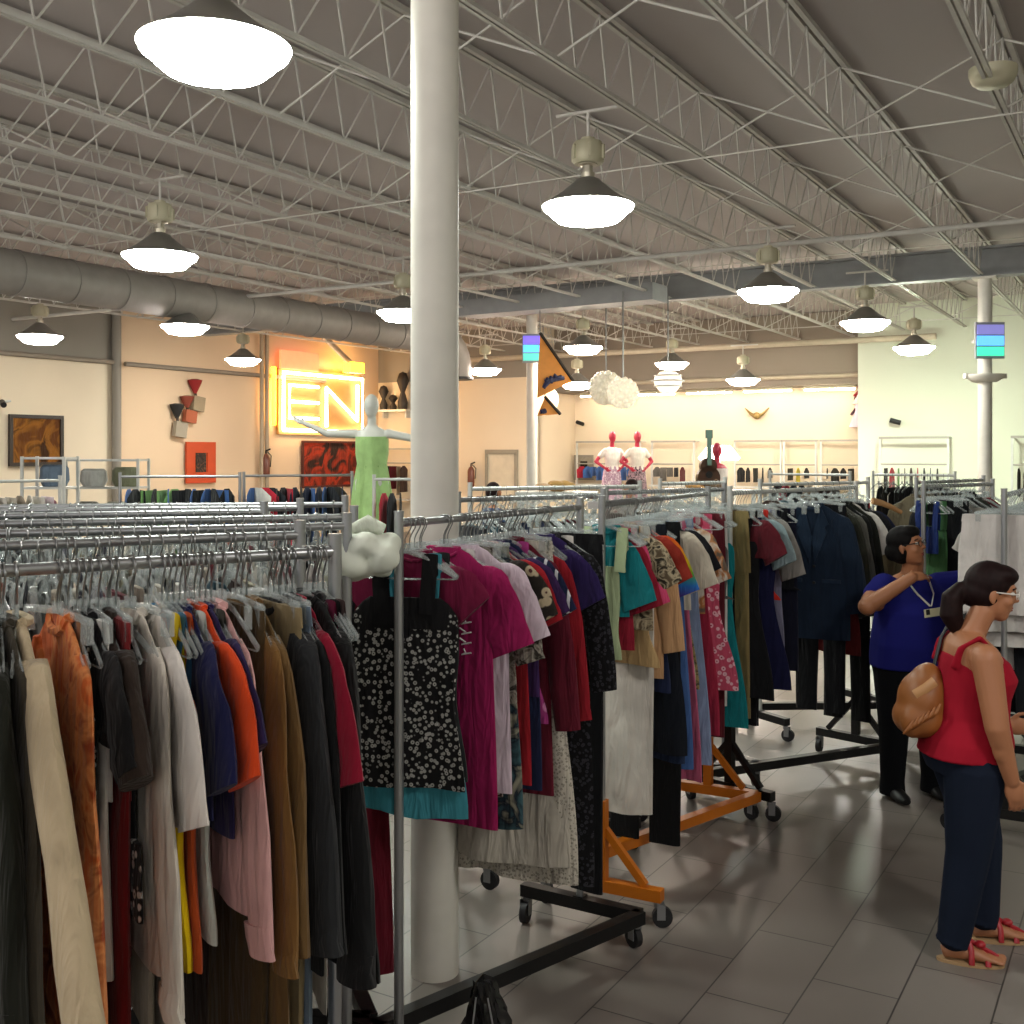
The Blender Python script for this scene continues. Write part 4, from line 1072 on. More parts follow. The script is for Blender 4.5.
        MB().tube([a+d*.05+Vector((0, 0, .095)), a+d*.09+Vector((0, 0, .07)), a+d*.135+Vector((0, 0, .05)), a+d*.16+Vector((0, 0, .035))], [(.009, .004)]*4, 8).build('sandal_strap', M_SANDAL, so)
        MB().ell(a+d*.095+Vector((0, 0, .078)), (.022, .022, .014)).build('bow', M_SANDAL, so)
    # the bag hangs from her left shoulder, behind her back
    br = empty('handbag', (1.655, 4.47, .865), .0, 'tan leather shoulder bag with ruffled pocket behind the woman in red', 'bag')
    mb = MB()
    mb.ell((.01, 0, .13), (.095, .115, .12), 24, 16); mb.ell((.03, 0, .16), (.075, .1, .12), 24, 16); mb.ell((0, 0, .065), (.105, .125, .085), 24, 16); mb.ell((.015, 0, .12), (.09, .115, .1), 24, 16); mb.ell((.04, 0, .2), (.055, .085, .085), 24, 16)
    mb.ell((-.05, -.06, .06), (.05, .05, .07))
    fuse(mb, 'pouch', plain('tan_leather', '#8f5626', .5, var=.12), br, .007, 25)
    rf = MB()
    for k in range(6): rf.tube([(-.1+k*.02, -.1-.006*k, .02+k*.014), (-.08+k*.02, -.118-.005*k, .05+k*.014), (-.065+k*.02, -.112-.004*k, .075+k*.014)], [.004, .009, .004], 8)
    rf.build('ruffle', plain('tan_leather', '#8f5626', .5, var=.12), br)
    MB().tube([(-.05, -.085, .17), (-.01, -.098, .2), (.03, -.085, .225)], [(.02, .006)]*3, 8).build('zip_flap', plain('pale_leather', '#b98a5a', .5), br)
    MB().tube([(.06, 0, .27), (.1, .03, .38), (.16, .08, .445), (.205, .05, .47), (.235, -.0, .42)], [(.006, .014)]*5, 8).build('shoulder_strap', plain('dark_strap', '#1a1a20', .6), br)
woman_red()

# ---------------------------------------------------------------- woman in blue, turned towards the aisle, looking right
def woman_blue():
    px = W(903, 600, 6.40)
    root = empty('person', (px.x+.05, 6.40, 0), -PI/2+.15, 'woman in royal blue t-shirt and black trousers, badge on lanyard, sorting the racks', 'person')
    b = MB()
    tor = [(.72, .0, 0, .15, .2), (.80, .0, 0, .17, .225), (.90, .02, 0, .18, .23), (1.0, .03, 0, .175, .222), (1.09, .035, 0, .165, .21), (1.17, .02, 0, .13, .2), (1.23, .0, 0, .09, .18), (1.28, -.005, 0, .065, .12), (1.3, 0, 0, .055, .07)]
    torso(b, tor)
    limb(b, [(0, 0, 1.27), (.01, 0, 1.33), (.02, .0, 1.38)], [.066, .06, .06])
    Rh = Matrix.Rotation(.7, 3, 'Z') @ Matrix.Rotation(-.15, 3, 'Y')
    hc = (.03, -.04, 1.455); head(b, hc, Rh, 1.0)
    # her right arm: elbow out, hand raised to the chin. local +y is her left = right in the picture
    sh, el, wr = (.0, -.185, 1.225), (.11, -.33, 1.13), (.19, -.10, 1.30)
    limb(b, [sh, el, wr], [.066, .052, .032]); b.ell((.05, -.245, 1.16), (.062, .06, .07))
    hand(b, wr, (-.2, 1, .1), (-.6, 0, -1), 1, .95, .9)
    sh2, el2, wr2 = (0, .19, 1.235), (.07, .41, 1.26), (.16, .60, 1.33)
    limb(b, [sh2, el2, wr2], [.066, .052, .032]); b.ell((.03, .28, 1.245), (.064, .06, .066)); hand(b, wr2, (.3, 1, .1), (0, -.3, -1), -1, .95, .5)
    R_ = [(0, -.10, .74), (.01, -.115, .42), (.0, -.12, .08)]; L_ = [(0, .10, .74), (.02, .12, .42), (-.01, .14, .08)]
    limb(b, R_, [.12, .075, .045]); limb(b, L_, [.12, .075, .045])
    fuse(b, 'body', M_SKIN2, root, .006, 3)
    face_bits(root, hc, Rh, 1.0)
    j = MB(); torso(j, [(.70, 0, 0, .158, .21), (.80, 0, 0, .177, .234), (.86, .0, 0, .178, .232)], .003)
    for pts in (R_, L_):
        q = [Vector(p) for p in pts]; q[2].z = .07; limb(j, q, [.13, .088, .066])
        j.tube([q[2]+Vector((0, 0, .08)), q[2]-Vector((0, 0, .045))], [.066, .074], 18)
    fuse(j, 'trousers', plain('black_twill', '#0e0f12', .9, spec=.1), root, .009, 3)
    t = MB(); torso(t, [(.76, 0, 0, .178, .236), (.82, .005, 0, .186, .24), (.90, .022, 0, .192, .242), (1.0, .034, 0, .187, .234), (1.09, .042, 0, .178, .222), (1.17, .025, 0, .142, .212), (1.23, .002, 0, .102, .19), (1.275, -.008, 0, .076, .125)], .003)
    for sy in (-1, 1): t.ell((.12, sy*.085, 1.08), (.085, .088, .08))
    limb(t, [(0, -.17, 1.225), Vector((.0, -.185, 1.225)).lerp(Vector(el), .42)], [.08, .072]); limb(t, [(0, .17, 1.225), Vector(sh2).lerp(Vector(el2), .4)], [.08, .072])
    fuse(t, 't_shirt', plain('royal_blue_jersey', '#191b66', .9, spec=.15), root, .0085, 3)
    h = MB(); c = Vector(hc)
    def he(x, y, z, r): h.ell(c+Rh @ Vector((x, y, z)), r, 16, 12, Rh)
    he(-.025, 0, .042, (.096, .086, .088)); he(-.04, 0, -.01, (.08, .082, .085)); he(.015, 0, .084, (.066, .07, .042)); he(-.09, 0, -.02, (.05, .055, .055)); he(-.04, .06, -.03, (.03, .02, .05)); he(-.04, -.06, -.03, (.03, .02, .05))
    fuse(h, 'hair', plain('black_hair', '#0e0b0b', .65, var=.2, scale=60, spec=.12), root, .008, 2)
    g = MB()
    for sy in (-1, 1):
        cc = c+Rh @ Vector((.089, sy*.032, .015)); g.tube([cc+Rh @ Vector((0, .024*math.cos(a), .017*math.sin(a))) for a in [2*PI*k/16 for k in range(17)]], .002, 6)
        g.tube([c+Rh @ Vector((.088, sy*.056, .02)), c+Rh @ Vector((.0, sy*.078, .014))], .0025, 6)
    g.tube([c+Rh @ Vector((.09, -.01, .018)), c+Rh @ Vector((.09, .01, .018))], .002, 6); g.build('glasses', M_BLACK, root)
    ln = MB(); ln.tube([(.04, -.075, 1.292), (.155, -.05, 1.2), (.212, -.005, 1.14), (.212, .005, 1.14), (.155, .05, 1.2), (.04, .075, 1.292)], [(.007, .003)]*6, 8); ln.build('lanyard', plain('white_ribbon', '#c9c6bd', .6), root)
    bd = MB().box((.232, 0, 1.105), (.006, .1, .045), Matrix.Rotation(.12, 3, 'X')).build('name_badge', plain('cream_badge', '#cfc9a8', .4), root, False)
    MB().box((.2362, -.03, 1.108), (.002, .022, .03), Matrix.Rotation(.12, 3, 'X')).build('badge_photo', M_BLACK, bd, False)
    for R_q, sy in ((R_, -1), (L_, 1)):
        x, y = R_q[2][0], R_q[2][1]
        MB().tube([(x-.07, y, .03), (x-.02, y, .045), (x+.06, y, .04), (x+.13, y, .03), (x+.165, y, .024)], [(.028, .034), (.044, .04), (.036, .044), (.026, .044), (.018, .026)], 14, side=(0, 0, 1)).build('shoe', M_BLACK, root)
woman_blue()

# ---------------------------------------------------------------- shoppers of whom the racks show little but the hair
def shopper(x, ytop, hgt, rz, label, shirt):
    D = (H-hgt)*F/(ytop-HY); w = W(x, ytop, D); s = hgt/1.6
    root = empty('person', (w.x, D, 0), rz, label, 'person'); b = MB(); S = lambda v: tuple(q*s for q in v)
    torso(b, [S(r) for r in ((.74, 0, 0, .12, .16), (.82, 0, 0, .125, .17), (.98, 0, 0, .105, .14), (1.12, 0, 0, .12, .155), (1.22, 0, 0, .08, .16), (1.28, 0, 0, .05, .07))])
    limb(b, [S((0, 0, 1.25)), S((.01, 0, 1.36))], [.052*s, .05*s]); head(b, S((.03, 0, 1.46)), Matrix.Identity(3), s)
    for sy in (-1, 1):
        limb(b, [S((0, sy*.17, 1.2)), S((.03, sy*.23, .95)), S((.16, sy*.21, .82))], [.05*s, .04*s, .027*s]); hand(b, S((.16, sy*.21, .82)), (1, 0, -.3), (0, -sy, 0), -sy, s)
        limb(b, [S((0, sy*.09, .76)), S((.01, sy*.095, .42)), S((0, sy*.1, .07))], [.09*s, .06*s, .04*s]); b.ell(S((.06, sy*.1, .035)), S((.12, .042, .034)))
    fuse(b, 'body', M_SKIN2, root, .012, 2); face_bits(root, S((.03, 0, 1.46)), Matrix.Identity(3), s)
    t = MB(); torso(t, [S(r) for r in ((.8, 0, 0, .137, .182), (.98, 0, 0, .118, .153), (1.12, 0, 0, .132, .168), (1.22, 0, 0, .092, .17), (1.265, 0, 0, .065, .1))])
    for sy in (-1, 1): limb(t, [S((0, sy*.16, 1.2)), S((.012, sy*.205, 1.08))], [.062*s, .056*s])
    fuse(t, 't_shirt', cloth('solid', shirt), root, .013, 2)
    j = MB(); torso(j, [S(r) for r in ((.73, 0, 0, .125, .165), (.82, 0, 0, .131, .176), (.86, 0, 0, .128, .17))])
    for sy in (-1, 1): limb(j, [S((0, sy*.09, .76)), S((.01, sy*.095, .42)), S((0, sy*.1, .09))], [.1*s, .07*s, .055*s])
    fuse(j, 'trousers', M_JEAN, root, .013, 2)
    h = MB()
    for x_, y_, z_, r in ((-.0, 0, 1.502, (.098, .086, .09)), (-.015, 0, 1.45, (.085, .084, .09))): h.ell(S((x_, y_, z_)), S(r))
    fuse(h, 'hair', M_HAIR, root, .012, 2)
shopper(493, 481, 1.64, .6, 'dark-haired shopper right of the thick column, only the head showing over the racks', '#3a4a6a')
shopper(632, 478, 1.64, 2.6, 'dark-haired shopper below the red-headed mannequins, only the head showing', '#2a2a30')
# ================================================================ mannequins
M_MANW = plain('white_mannequin', '#c9c9c2', .45)
M_MANR = plain('pink_red_mannequin', '#a8223c', .4)
def mannequin(x, ytop, D, rz, label, mat, pose, zfeet):
    w = W(x, ytop, D); hgt = w.z-zfeet; s = hgt/1.75
    root = empty('mannequin', (w.x, D, zfeet), rz, label, 'mannequin'); S = lambda v: tuple(q*s for q in v); b = MB()
    torso(b, [S(r) for r in ((.82, 0, 0, .1, .15), (.90, 0, 0, .11, .165), (1.06, 0, 0, .085, .115), (1.2, .01, 0, .105, .135), (1.32, .01, 0, .09, .15), (1.4, 0, 0, .06, .13), (1.44, 0, 0, .045, .055))])
    limb(b, [S((0, 0, 1.42)), S((.01, 0, 1.53))], [.046*s, .042*s])
    b.ell(S((.02, 0, 1.64)), S((.09, .07, .11)), 16, 12); b.ell(S((.05, 0, 1.58)), S((.05, .05, .06))); b.ell(S((.105, 0, 1.62)), S((.014, .012, .018)))
    for sy, (e, h) in zip((-1, 1), pose):
        sh = (0, sy*.16, 1.37); limb(b, [S(sh), S(e), S(h)], [.045*s, .036*s, .024*s]); d = Vector(h)-Vector(e); hand(b, S(h), d, (0, -sy, -.3), -sy, s*.95, .3)
    for sy in (-1, 1):
        limb(b, [S((0, sy*.085, .84)), S((.01, sy*.09, .47)), S((-.01, sy*.09, .07))], [.085*s, .055*s, .035*s]); b.ell(S((.05, sy*.09, .035)), S((.11, .035, .032)))
    fuse(b, 'figure', mat, root, .012, 3)
    return root, s
def plinth(X, Y, h, label):
    r = empty('display_plinth', (X, Y, 0), .4, label, 'plinth')
    MB().box((0, 0, h/2), (.6, .6, h)).build('block', M_WHITEP, r, False); MB().box((0, 0, h-.004), (.64, .64, .012)).build('top', M_POSTW, r, False)
up = (((.02, -.43, 1.37), (.04, -.66, 1.47)), ((.02, .43, 1.32), (.04, .62, 1.34)))
w = W(372, 394, 10.5); zf = .82
r, s = mannequin(372, 394, 10.5, -PI/2-.15, 'white mannequin with outstretched arms wearing the long green gown', M_MANW, up, zf)
S = lambda v: tuple(q*s for q in v)
g = MB(); rs = []
for z, rx, ry in ((1.34, .128, .158), (1.28, .138, .16), (1.18, .134, .158), (1.08, .115, .14), (.95, .12, .165), (.8, .13, .185), (.5, .15, .2), (.25, .16, .215), (.05, .17, .225)):
    k = (1.34-z)*.03
    rs.append([Vector(((rx+k*math.sin(7*a))*math.cos(a)*s, (ry+k*math.sin(7*a))*math.sin(a)*s, z*s)) for a in [2*PI*i/56 for i in range(56)]])
g.rings(rs).build('gown', cloth('solid', '#a3c682'), r)
MB().rings([[Vector((rx*math.cos(a)*s, rx*1.28*math.sin(a)*s, z*s)) for a in [2*PI*i/32 for i in range(32)]] for z, rx in ((1.085, .104), (1.06, .108), (1.03, .108), (1.02, .104))]).build('waist_seam', cloth('solid', '#7ba55a'), r)
plinth(w.x, 10.5, zf, 'white plinth under the mannequin in the green gown')
akimbo = (((-.03, -.33, 1.15), (.06, -.17, 1.02)), ((-.03, .33, 1.15), (.06, .17, 1.02)))
for x, lab, sk, tp in ((612, 'pink-headed mannequin on the left of the pair, in white blouse and pink patterned skirt', bl('#b79aa8', '#8a6a80', '#d0c0c4', 20), '#d8cfc8'),
                      (637, 'pink-headed mannequin on the right of the pair, in white top and black patterned trousers', bl('#1c1a1e', '#a88a92', '#3a3438', 20), '#d6cdc2')):
    w = W(x, 431, 21.0); r, s = mannequin(x, 431, 21.0, -PI/2+.3, lab, M_MANR, akimbo, .72); S = lambda v: tuple(q*s for q in v)
    t = MB(); torso(t, [S(q) for q in ((.98, 0, 0, .115, .15), (1.06, 0, 0, .1, .132), (1.2, .01, 0, .12, .15), (1.32, .01, 0, .105, .165), (1.4, 0, 0, .075, .14), (1.43, 0, 0, .06, .08))])
    for sy in (-1, 1): limb(t, [S((0, sy*.15, 1.36)), S((-.015, sy*.24, 1.26))], [.058*s, .055*s])
    fuse(t, 'blouse', cloth('solid', tp), r, .014, 2)
    k = MB(); k.rings([[Vector((rx*s*(1+.05*math.sin(9*a))*math.cos(a), ry*s*(1+.05*math.sin(9*a))*math.sin(a), z*s)) for a in [2*PI*i/40 for i in range(40)]] for z, rx, ry in ((1.06, .1, .13), (.95, .125, .17), (.8, .14, .19), (.4, .17, .22), (.2, .18, .23))])
    k.build('skirt', sk, r); plinth(w.x, 21.0, .72, 'white plinth under the '+' '.join(lab.split()[:7]))

# ================================================================ signs, neon, pictures, wall things
TL = (PL-.02)
def leftwall(x, y, off=.05):                       # where a sight line meets the left wall
    t = (x-512)/F; D = (PL+off)/(ca*t-sa); return W(x, y, D)
wallR = Matrix((( -sa*-1, ca*0, 0), (0, 0, 0), (0, 0, 0)))
WU = Vector((sa, ca, 0)); WN = Vector((ca, -sa, 0))          # along the left wall, and out of it
def neon():
    a, b = leftwall(279, 430), leftwall(358, 430); zt, zb = leftwall(318, 376).z, leftwall(318, 431).z
    ln = (b-a).dot(WU); root = empty('neon_sign', (a.x, a.y, 0), math.atan2(ca, sa), 'large glowing orange and white neon sign on the peach wall reading EN', 'sign')
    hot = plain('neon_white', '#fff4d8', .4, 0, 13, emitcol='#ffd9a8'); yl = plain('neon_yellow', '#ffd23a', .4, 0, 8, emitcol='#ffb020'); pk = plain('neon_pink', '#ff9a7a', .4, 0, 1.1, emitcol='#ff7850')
    y = -.14
    MB().box((ln/2, -.03, (zt+zb)/2), (ln+.15, .05, zt-zb+.2)).build('backing_panel', plain('pale_panel', '#a07c4c', .7), root, False)
    f = MB(); f.tube([(0, y, zb), (ln, y, zb), (ln, y, zt), (0, y, zt), (0, y, zb)], .04, 8); f.build('border_tube', hot, root)
    e0, e1 = .2, ln*.42
    e = MB(); e.tube([(e1, y, zt-.28), (e0, y, zt-.28), (e0, y, zb+.28), (e1, y, zb+.28)], .035, 8); e.tube([(e0, y, (zt+zb)/2), (e1, y, (zt+zb)/2)], .035, 8); e.build('letter_e', hot, root)
    n0, n1 = ln*.52, ln*.93
    n = MB(); n.tube([(n0, y, zb+.1), (n0, y, zt-.28), (n1, y, zb+.28), (n1, y, zt-.15)], .042, 8); n.build('letter_n', hot, root)
    v = MB().tube([(-.32, y, zb+.1), (-.32, y, zt+.1)], .05, 8).build('side_tube', yl, root)
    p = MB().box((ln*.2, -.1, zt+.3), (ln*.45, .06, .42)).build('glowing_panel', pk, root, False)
    for x_ in (-.5, -.66): MB().tube([(x_, -.1, .9), (x_, -.1, zt+.9)], .05, 8).build('conduit', plain('wall_conduit', '#a89880', .5), root)
    d = MB().box((ln*.72, -.5, zt+.22), (.5, .25, .25)).build('spotlight', yl, root, False)
    MB().tube([(ln*.1, -.9, zt+1.15), (ln*.14, -.8, zt+.95), (ln*.7, -.5, zt+.3)], .07, 10).build('lamp_arm', plain('duct_grey2', '#9a9084', .5), root)
neon()
def picture(xa, xb, yt, yb, label, frame, cols, sc_, mat_w=.0, wallf=leftwall, mid=None):
    a, b = wallf(xa, yt), wallf(xb, yt); dirn = (b-a); dirn.z = 0; ln = dirn.length; rz = math.atan2(dirn.y, dirn.x)
    zt = (wallf(xa, yt).z+wallf(xb, yt).z)/2; zb = (wallf(xa, yb).z+wallf(xb, yb).z)/2; hgt = zt-zb
    root = empty('framed_picture', (a.x, a.y, zb), rz, label, 'picture'); fw = max(.05, ln*mat_w) or .06
    fr = MB()
    for c_, d_ in (((ln/2, -.03, fw/2), (ln, .05, fw)), ((ln/2, -.03, hgt-fw/2), (ln, .05, fw)), ((fw/2, -.03, hgt/2), (fw, .05, hgt-2*fw)), ((ln-fw/2, -.03, hgt/2), (fw, .05, hgt-2*fw))): fr.box(c_, d_)
    fr.build('frame', frame, root, False)
    MB().box((ln/2, -.015, hgt/2), (ln-fw, .03, hgt-fw)).build('canvas', cloth('blotch', cols[0], cols[1], cols[2], sc_), root, False)
    if mid: MB().box((ln/2, -.035, hgt*.5), (ln*.36, .012, hgt*.5)).build('inset', cloth('blotch', *mid, 9), root, False)
picture(8, 62, 415, 466, 'brown and gold landscape picture in a dark frame at the far left', plain('dark_wood', '#241a12', .5), ('#5a3414', '#8a5a20', '#3a2410'), 2.2, .06)
picture(185, 214, 442, 483, 'small tall picture in a broad orange-red frame below the hanging wall figures', plain('orange_red_frame', '#c04418', .5), ('#b84418', '#c24c20', '#a83c14'), 3, .28, mid=('#4a3a30', '#2a2a28', '#6a4a38'))
picture(301, 357, 441, 487, 'wide dark red and black abstract picture under the neon sign', plain('dark_red_edge', '#4a1a10', .6), ('#2a1a14', '#a8341a', '#5a2014'), 2.0, .01)
# hanging figures on the peach wall
def figure(x, y, D_, label, ctop, cbody, h):
    w = leftwall(x, y, .12); r = empty('wall_figure', w, math.atan2(ca, sa), label, 'wall decoration')
    MB().lathe([(0, h*.95), (.06, h*1.0), (.15, h*.96), (.13, h*.85), (.06, h*.6), (.03, h*.5), (0, h*.5)], n=14).build('flower_head', plain('figure_'+ctop, ctop, .7), r)
    MB().tube([(0, 0, h*.6), (.03, 0, h*.3)], .03, 8).build('stem', plain('figure_dark', '#3a2c20', .7), r)
    MB().box((.08, 0, h*.15), (.3, .1, h*.5), Matrix.Rotation(.15, 3, 'Y')).build('pot_bracket', plain('figure_'+cbody, cbody, .7), r, False)
figure(195, 408, 0, 'red flower-headed wall ornament with grey bracket, topmost of three', '#8a1818', '#9a8a70', .6)
figure(187, 420, 0, 'brown-red wall ornament in the middle of three', '#8a4030', '#a85a3c', .5)
figure(177, 434, 0, 'black-headed wall ornament with grey pot, lowest of three', '#1c1c1c', '#9a9282', .62)
# security cameras
def cam_(w, rz, label):
    r = empty('security_camera', w, rz, label, 'camera')
    MB().tube([(0, 0, 0), (.2, 0, -.06)], .05, 12).build('camera_body', M_BLACK, r); MB().tube([(0, .14, .02), (0, 0, 0)], .02, 8).build('bracket', M_POSTW, r)
cam_(leftwall(2, 402, .16), -1, 'black security camera on the wall above the landscape picture')
cam_(on_wall(890, 420, QC-.2), -.4, 'black security camera on the pale green wall above the clothes frame')
cam_(on_wall(577, 422, QB-.2), -.8, 'small dark security camera on the alcove wall left of the mannequins')
# shelf with dark things on the back wall, left of the thick column
a = on_wall(383, 411, QA-.2); r = empty('wall_shelf', a, math.atan2(-sa, ca), 'white wall shelf left of the thick column carrying dark ornaments', 'shelf')
MB().box((.35, 0, 0), (.95, .35, .05)).build('board', M_POSTW, r, False)
for k in (0, .7): MB().box((k, .1, -.1), (.04, .2, .16)).build('bracket', M_POSTW, r, False)
for k, (dx, hh, rr, lab) in enumerate(((.02, .62, .13, 'dark round-topped ornament at the left of the wall shelf'), (.32, .38, .12, 'low black ornament in the middle of the wall shelf'), (.62, .95, .16, 'tall black ornament at the right of the wall shelf'))):
    o = MB().lathe([(0, 0), (rr*.7, 0), (rr*.8, hh*.2), (rr*.35, hh*.45), (rr, hh*.75), (rr*.6, hh*.95), (0, hh)], n=12).build('ornament', plain('dark_ornament', '#26211c', .6))
    o.location = a+R30 @ Vector((dx, 0, .03)); tag(o, lab, 'ornament')
# fire extinguisher
def extinguisher(w, label):
    r = empty('fire_extinguisher', w, 0, label, 'fire extinguisher')
    MB().lathe([(0, 0), (.075, .0), (.085, .03), (.085, .4), (.05, .47), (.02, .5), (0, .5)], n=18).build('cylinder', plain('extinguisher_brown', '#6b3a2a', .4), r)
    MB().tube([(0, 0, .49), (0, 0, .56), (.1, 0, .6)], .02, 8).build('handle', M_BLACK, r); MB().tube([(.03, 0, .54), (.12, -.02, .45), (.1, -.02, .2)], .012, 8).build('hose', M_BLACK, r)
extinguisher(on_wall(471, 487, QA-.16), 'small fire extinguisher on the back wall between thick column and door')
extinguisher(leftwall(266, 476, .2), 'fire extinguisher below the conduits left of the dark red picture')
# gold ornament, red wall figures at the corner
w = on_wall(757, 414, QB-.1); r = empty('wall_ornament', w, math.atan2(-sa, ca), 'small gold winged ornament on the bright alcove wall', 'ornament')
for s_ in (-1, 1): MB().tube([(0, 0, -.06), (s_*.14, -.02, .0), (s_*.28, 0, .14)], [.05, .035, .012], 8).build('wing', plain('dull_gold', '#8f7a48', .4, .5), r)
MB().ell((0, -.03, -.04), (.09, .06, .08)).build('boss', plain('dull_gold', '#8f7a48', .4, .5), r)
for (x, y, c1, c2, lab, h) in ((861, 404, '#8a1420', '#c9b8b0', 'dark red doll-like ornament at the top of the right alcove corner', .5), (858, 427, '#3a2030', '#cbbccc', 'small purple and white doll-like ornament in the right alcove corner, below the red one', .75)):
    w = on_wall(x, y, QB-.15); r = empty('wall_doll', w, .2, lab, 'wall decoration')
    MB().ell((0, 0, h*.8), (.09, .08, .11)).build('doll_head', plain('doll_'+c1, c1, .7), r)
    MB().lathe([(0, h*.75), (.06, h*.7), (.1, h*.35), (.19, 0), (0, .0)], n=14).build('doll_dress', plain('doll_'+c2, c2, .7), r)
    for s_ in (-1, 1): MB().tube([(0, 0, h*.62), (s_*.16, 0, h*.35)], .03, 8).build('doll_arm', plain('doll_'+c1, c1, .7), r)

# pennants by the middle column
def pennant(p3, label, words, D, up=None):
    P3 = [W(x, y, D+dd) for x, y, dd in p3]; o = sum(P3, Vector())/3
    r = empty('pennant', o, 0, label, 'pennant'); L_ = [p-o for p in P3]; th = Vector((0, .012, 0))
    MB().add([p-th for p in L_]+[p+th for p in L_], [(0, 1, 2), (5, 4, 3), (0, 3, 4, 1), (1, 4, 5, 2), (2, 5, 3, 0)]).build('banner', plain('orange_banner', '#d98d3c', .7, var=.08), r, False)
    MB().tube([L_[0]-th*1.5, L_[1]-th*1.5], .028, 6).build('edge_band', plain('banner_edge', '#2a2420', .7), r)
    MB().tube([L_[0], L_[0]+Vector((0, 0, up or 4.44-(o+L_[0]).z))], .008, 6).build('cord', M_WIRE, r)
    wd = MB()
    for pts in words:
        q = [L_[0].lerp(L_[1], u).lerp(L_[2], v)-Vector((0, .03, 0)) for u, v in pts]; wd.tube(q, .034, 6)
    wd.build('script_lettering', plain('banner_blue', '#1c2452', .6), r)
Dp = 17.6
pennant([(540, 333, 0), (573, 381, .35), (537, 398, -.1)], 'large orange triangular pennant with blue script beside the middle column', [
    [(.62, .72), (.55, .5), (.66, .55), (.6, .7)], [(.66, .5), (.62, .42), (.7, .38), (.72, .48), (.66, .5)], [(.72, .36), (.68, .3), (.76, .28), (.74, .36)], [(.78, .3), (.8, .2), (.84, .24)], [(.5, .6), (.86, .16)]], Dp)
pennant([(545, 397, 0), (560, 414, .25), (537, 416, -.05)], 'small orange triangular pennant with blue script below the large one', [[(.3, .7), (.42, .5), (.4, .7), (.52, .5)], [(.5, .62), (.58, .48)]], Dp, .3)
# screens on the columns
def screen(col, rows, z0, label, w_=.36):
    X, Y = col; a_ = math.atan2(-X, Y); r = empty('column_sign', (X, Y, z0), 0, label, 'sign')
    y0 = -.17; tot = sum(h for h, c, e in rows)
    MB().box((0, y0+.03, tot/2), (w_+.03, .05, tot+.05)).build('cabinet', plain('sign_grey', '#8f9298', .4), r, False)
    for s_ in (-1, 1): MB().box((s_*w_*.45, -.06, tot*.5), (.02, .18, .04)).build('clamp', M_CHROME, r, False)
    z = 0
    for k, (h, c, e) in enumerate(rows):
        p = MB().box((.0, y0-.005, z+h/2), (w_, .02, h-.02)).build('lit_panel', plain('lit_'+c[1:], c, .4, 0, e), r, False); z += h
screen(COLS[1], [(.14, '#3fc9a0', 1.1), (.15, '#5aa6ee', 1.1), (.15, '#7a78b8', .7)], 3.30, 'sign of stacked green, blue and violet lit panels on the right column')
screen(COLS[2], [(.14, '#4fbfae', .8), (.14, '#4aa6ee', 1.2), (.15, '#6a5ad8', 1.0)], 3.53, 'sign of stacked green, blue and violet lit panels on the middle column', .3)
r = empty('column_bracket', (COLS[1][0], COLS[1][1], 3.02), 0, 'round white bracket collar on the right column below the sign', 'bracket')
MB().lathe([(.1, -.06), (.16, -.05), (.25, .01), (.26, .05), (.1, .05), (.1, -.06)], n=24).build('collar', M_WHITEP, r)
for s_ in (-1, 1): MB().box((s_*.2, 0, .03), (.16, .1, .07)).build('arm', M_WHITEP, r, False)

# globe chandeliers
def globe(x, y, D, R, label, e=1.6):
    w = W(x, y, D); r = empty('globe_chandelier', w, 0, label, 'chandelier'); mb = MB(); rr = random.Random(x)
    n = 70
    for k in range(n):
        z = 1-2*(k+.5)/n; a = k*2.39996; q = math.sqrt(1-z*z); mb.ell((R*q*math.cos(a), R*q*math.sin(a), R*z), R*.19, 8, 5)
    mb.ell((0, 0, 0), R*.98, 16, 10)
    s = mb.build('globe', plain('glowing_petals', '#efe9d8', .5, 0, e, emitcol='#fff0d0'), r); MB().tube([(0, 0, R), (0, 0, 4.44-w.z)], .012, 6).build('cord', M_WIRE, r)
globe(606, 388, 17.5, .24, 'bumpy globe chandelier, left one of the touching pair', .1); globe(623, 393, 16.6, .21, 'bumpy globe chandelier, right one of the touching pair', .28)
w = W(668, 381, 17.0); r = empty('round_chandelier', w, 0, 'single round glowing chandelier with rings under a lamp', 'chandelier')
MB().lathe([(0, -.2), (.12, -.17), (.2, -.07), (.22, 0), (.2, .07), (.12, .14), (0, .16)], n=24).build('globe', plain('glowing_globe', '#f4eadc', .5, 0, .8, emitcol='#ffe9d0'), r)
for z in (-.08, .0, .08): MB().tube([((.25-abs(z)*.5)*math.cos(a), (.25-abs(z)*.5)*math.sin(a), z) for a in [2*PI*k/24 for k in range(25)]], .012, 6).build('ring', M_POSTW, r)
MB().tube([(0, 0, .15), (0, 0, 4.44-w.z)], .012, 6).build('cord', M_WIRE, r)
w = W(543, 400, 21.0); r = empty('pendant_globe', w, 0, 'glowing pendant globe partly hidden behind the orange pennants', 'chandelier')
MB().ell((0, 0, 0), .3, 20, 12).build('globe', plain('glowing_globe2', '#f4eadc', .5, 0, .9, emitcol='#ffe0b0'), r); MB().tube([(0, 0, .29), (0, 0, 4.44-w.z)], .012, 6).build('cord', M_WIRE, r)
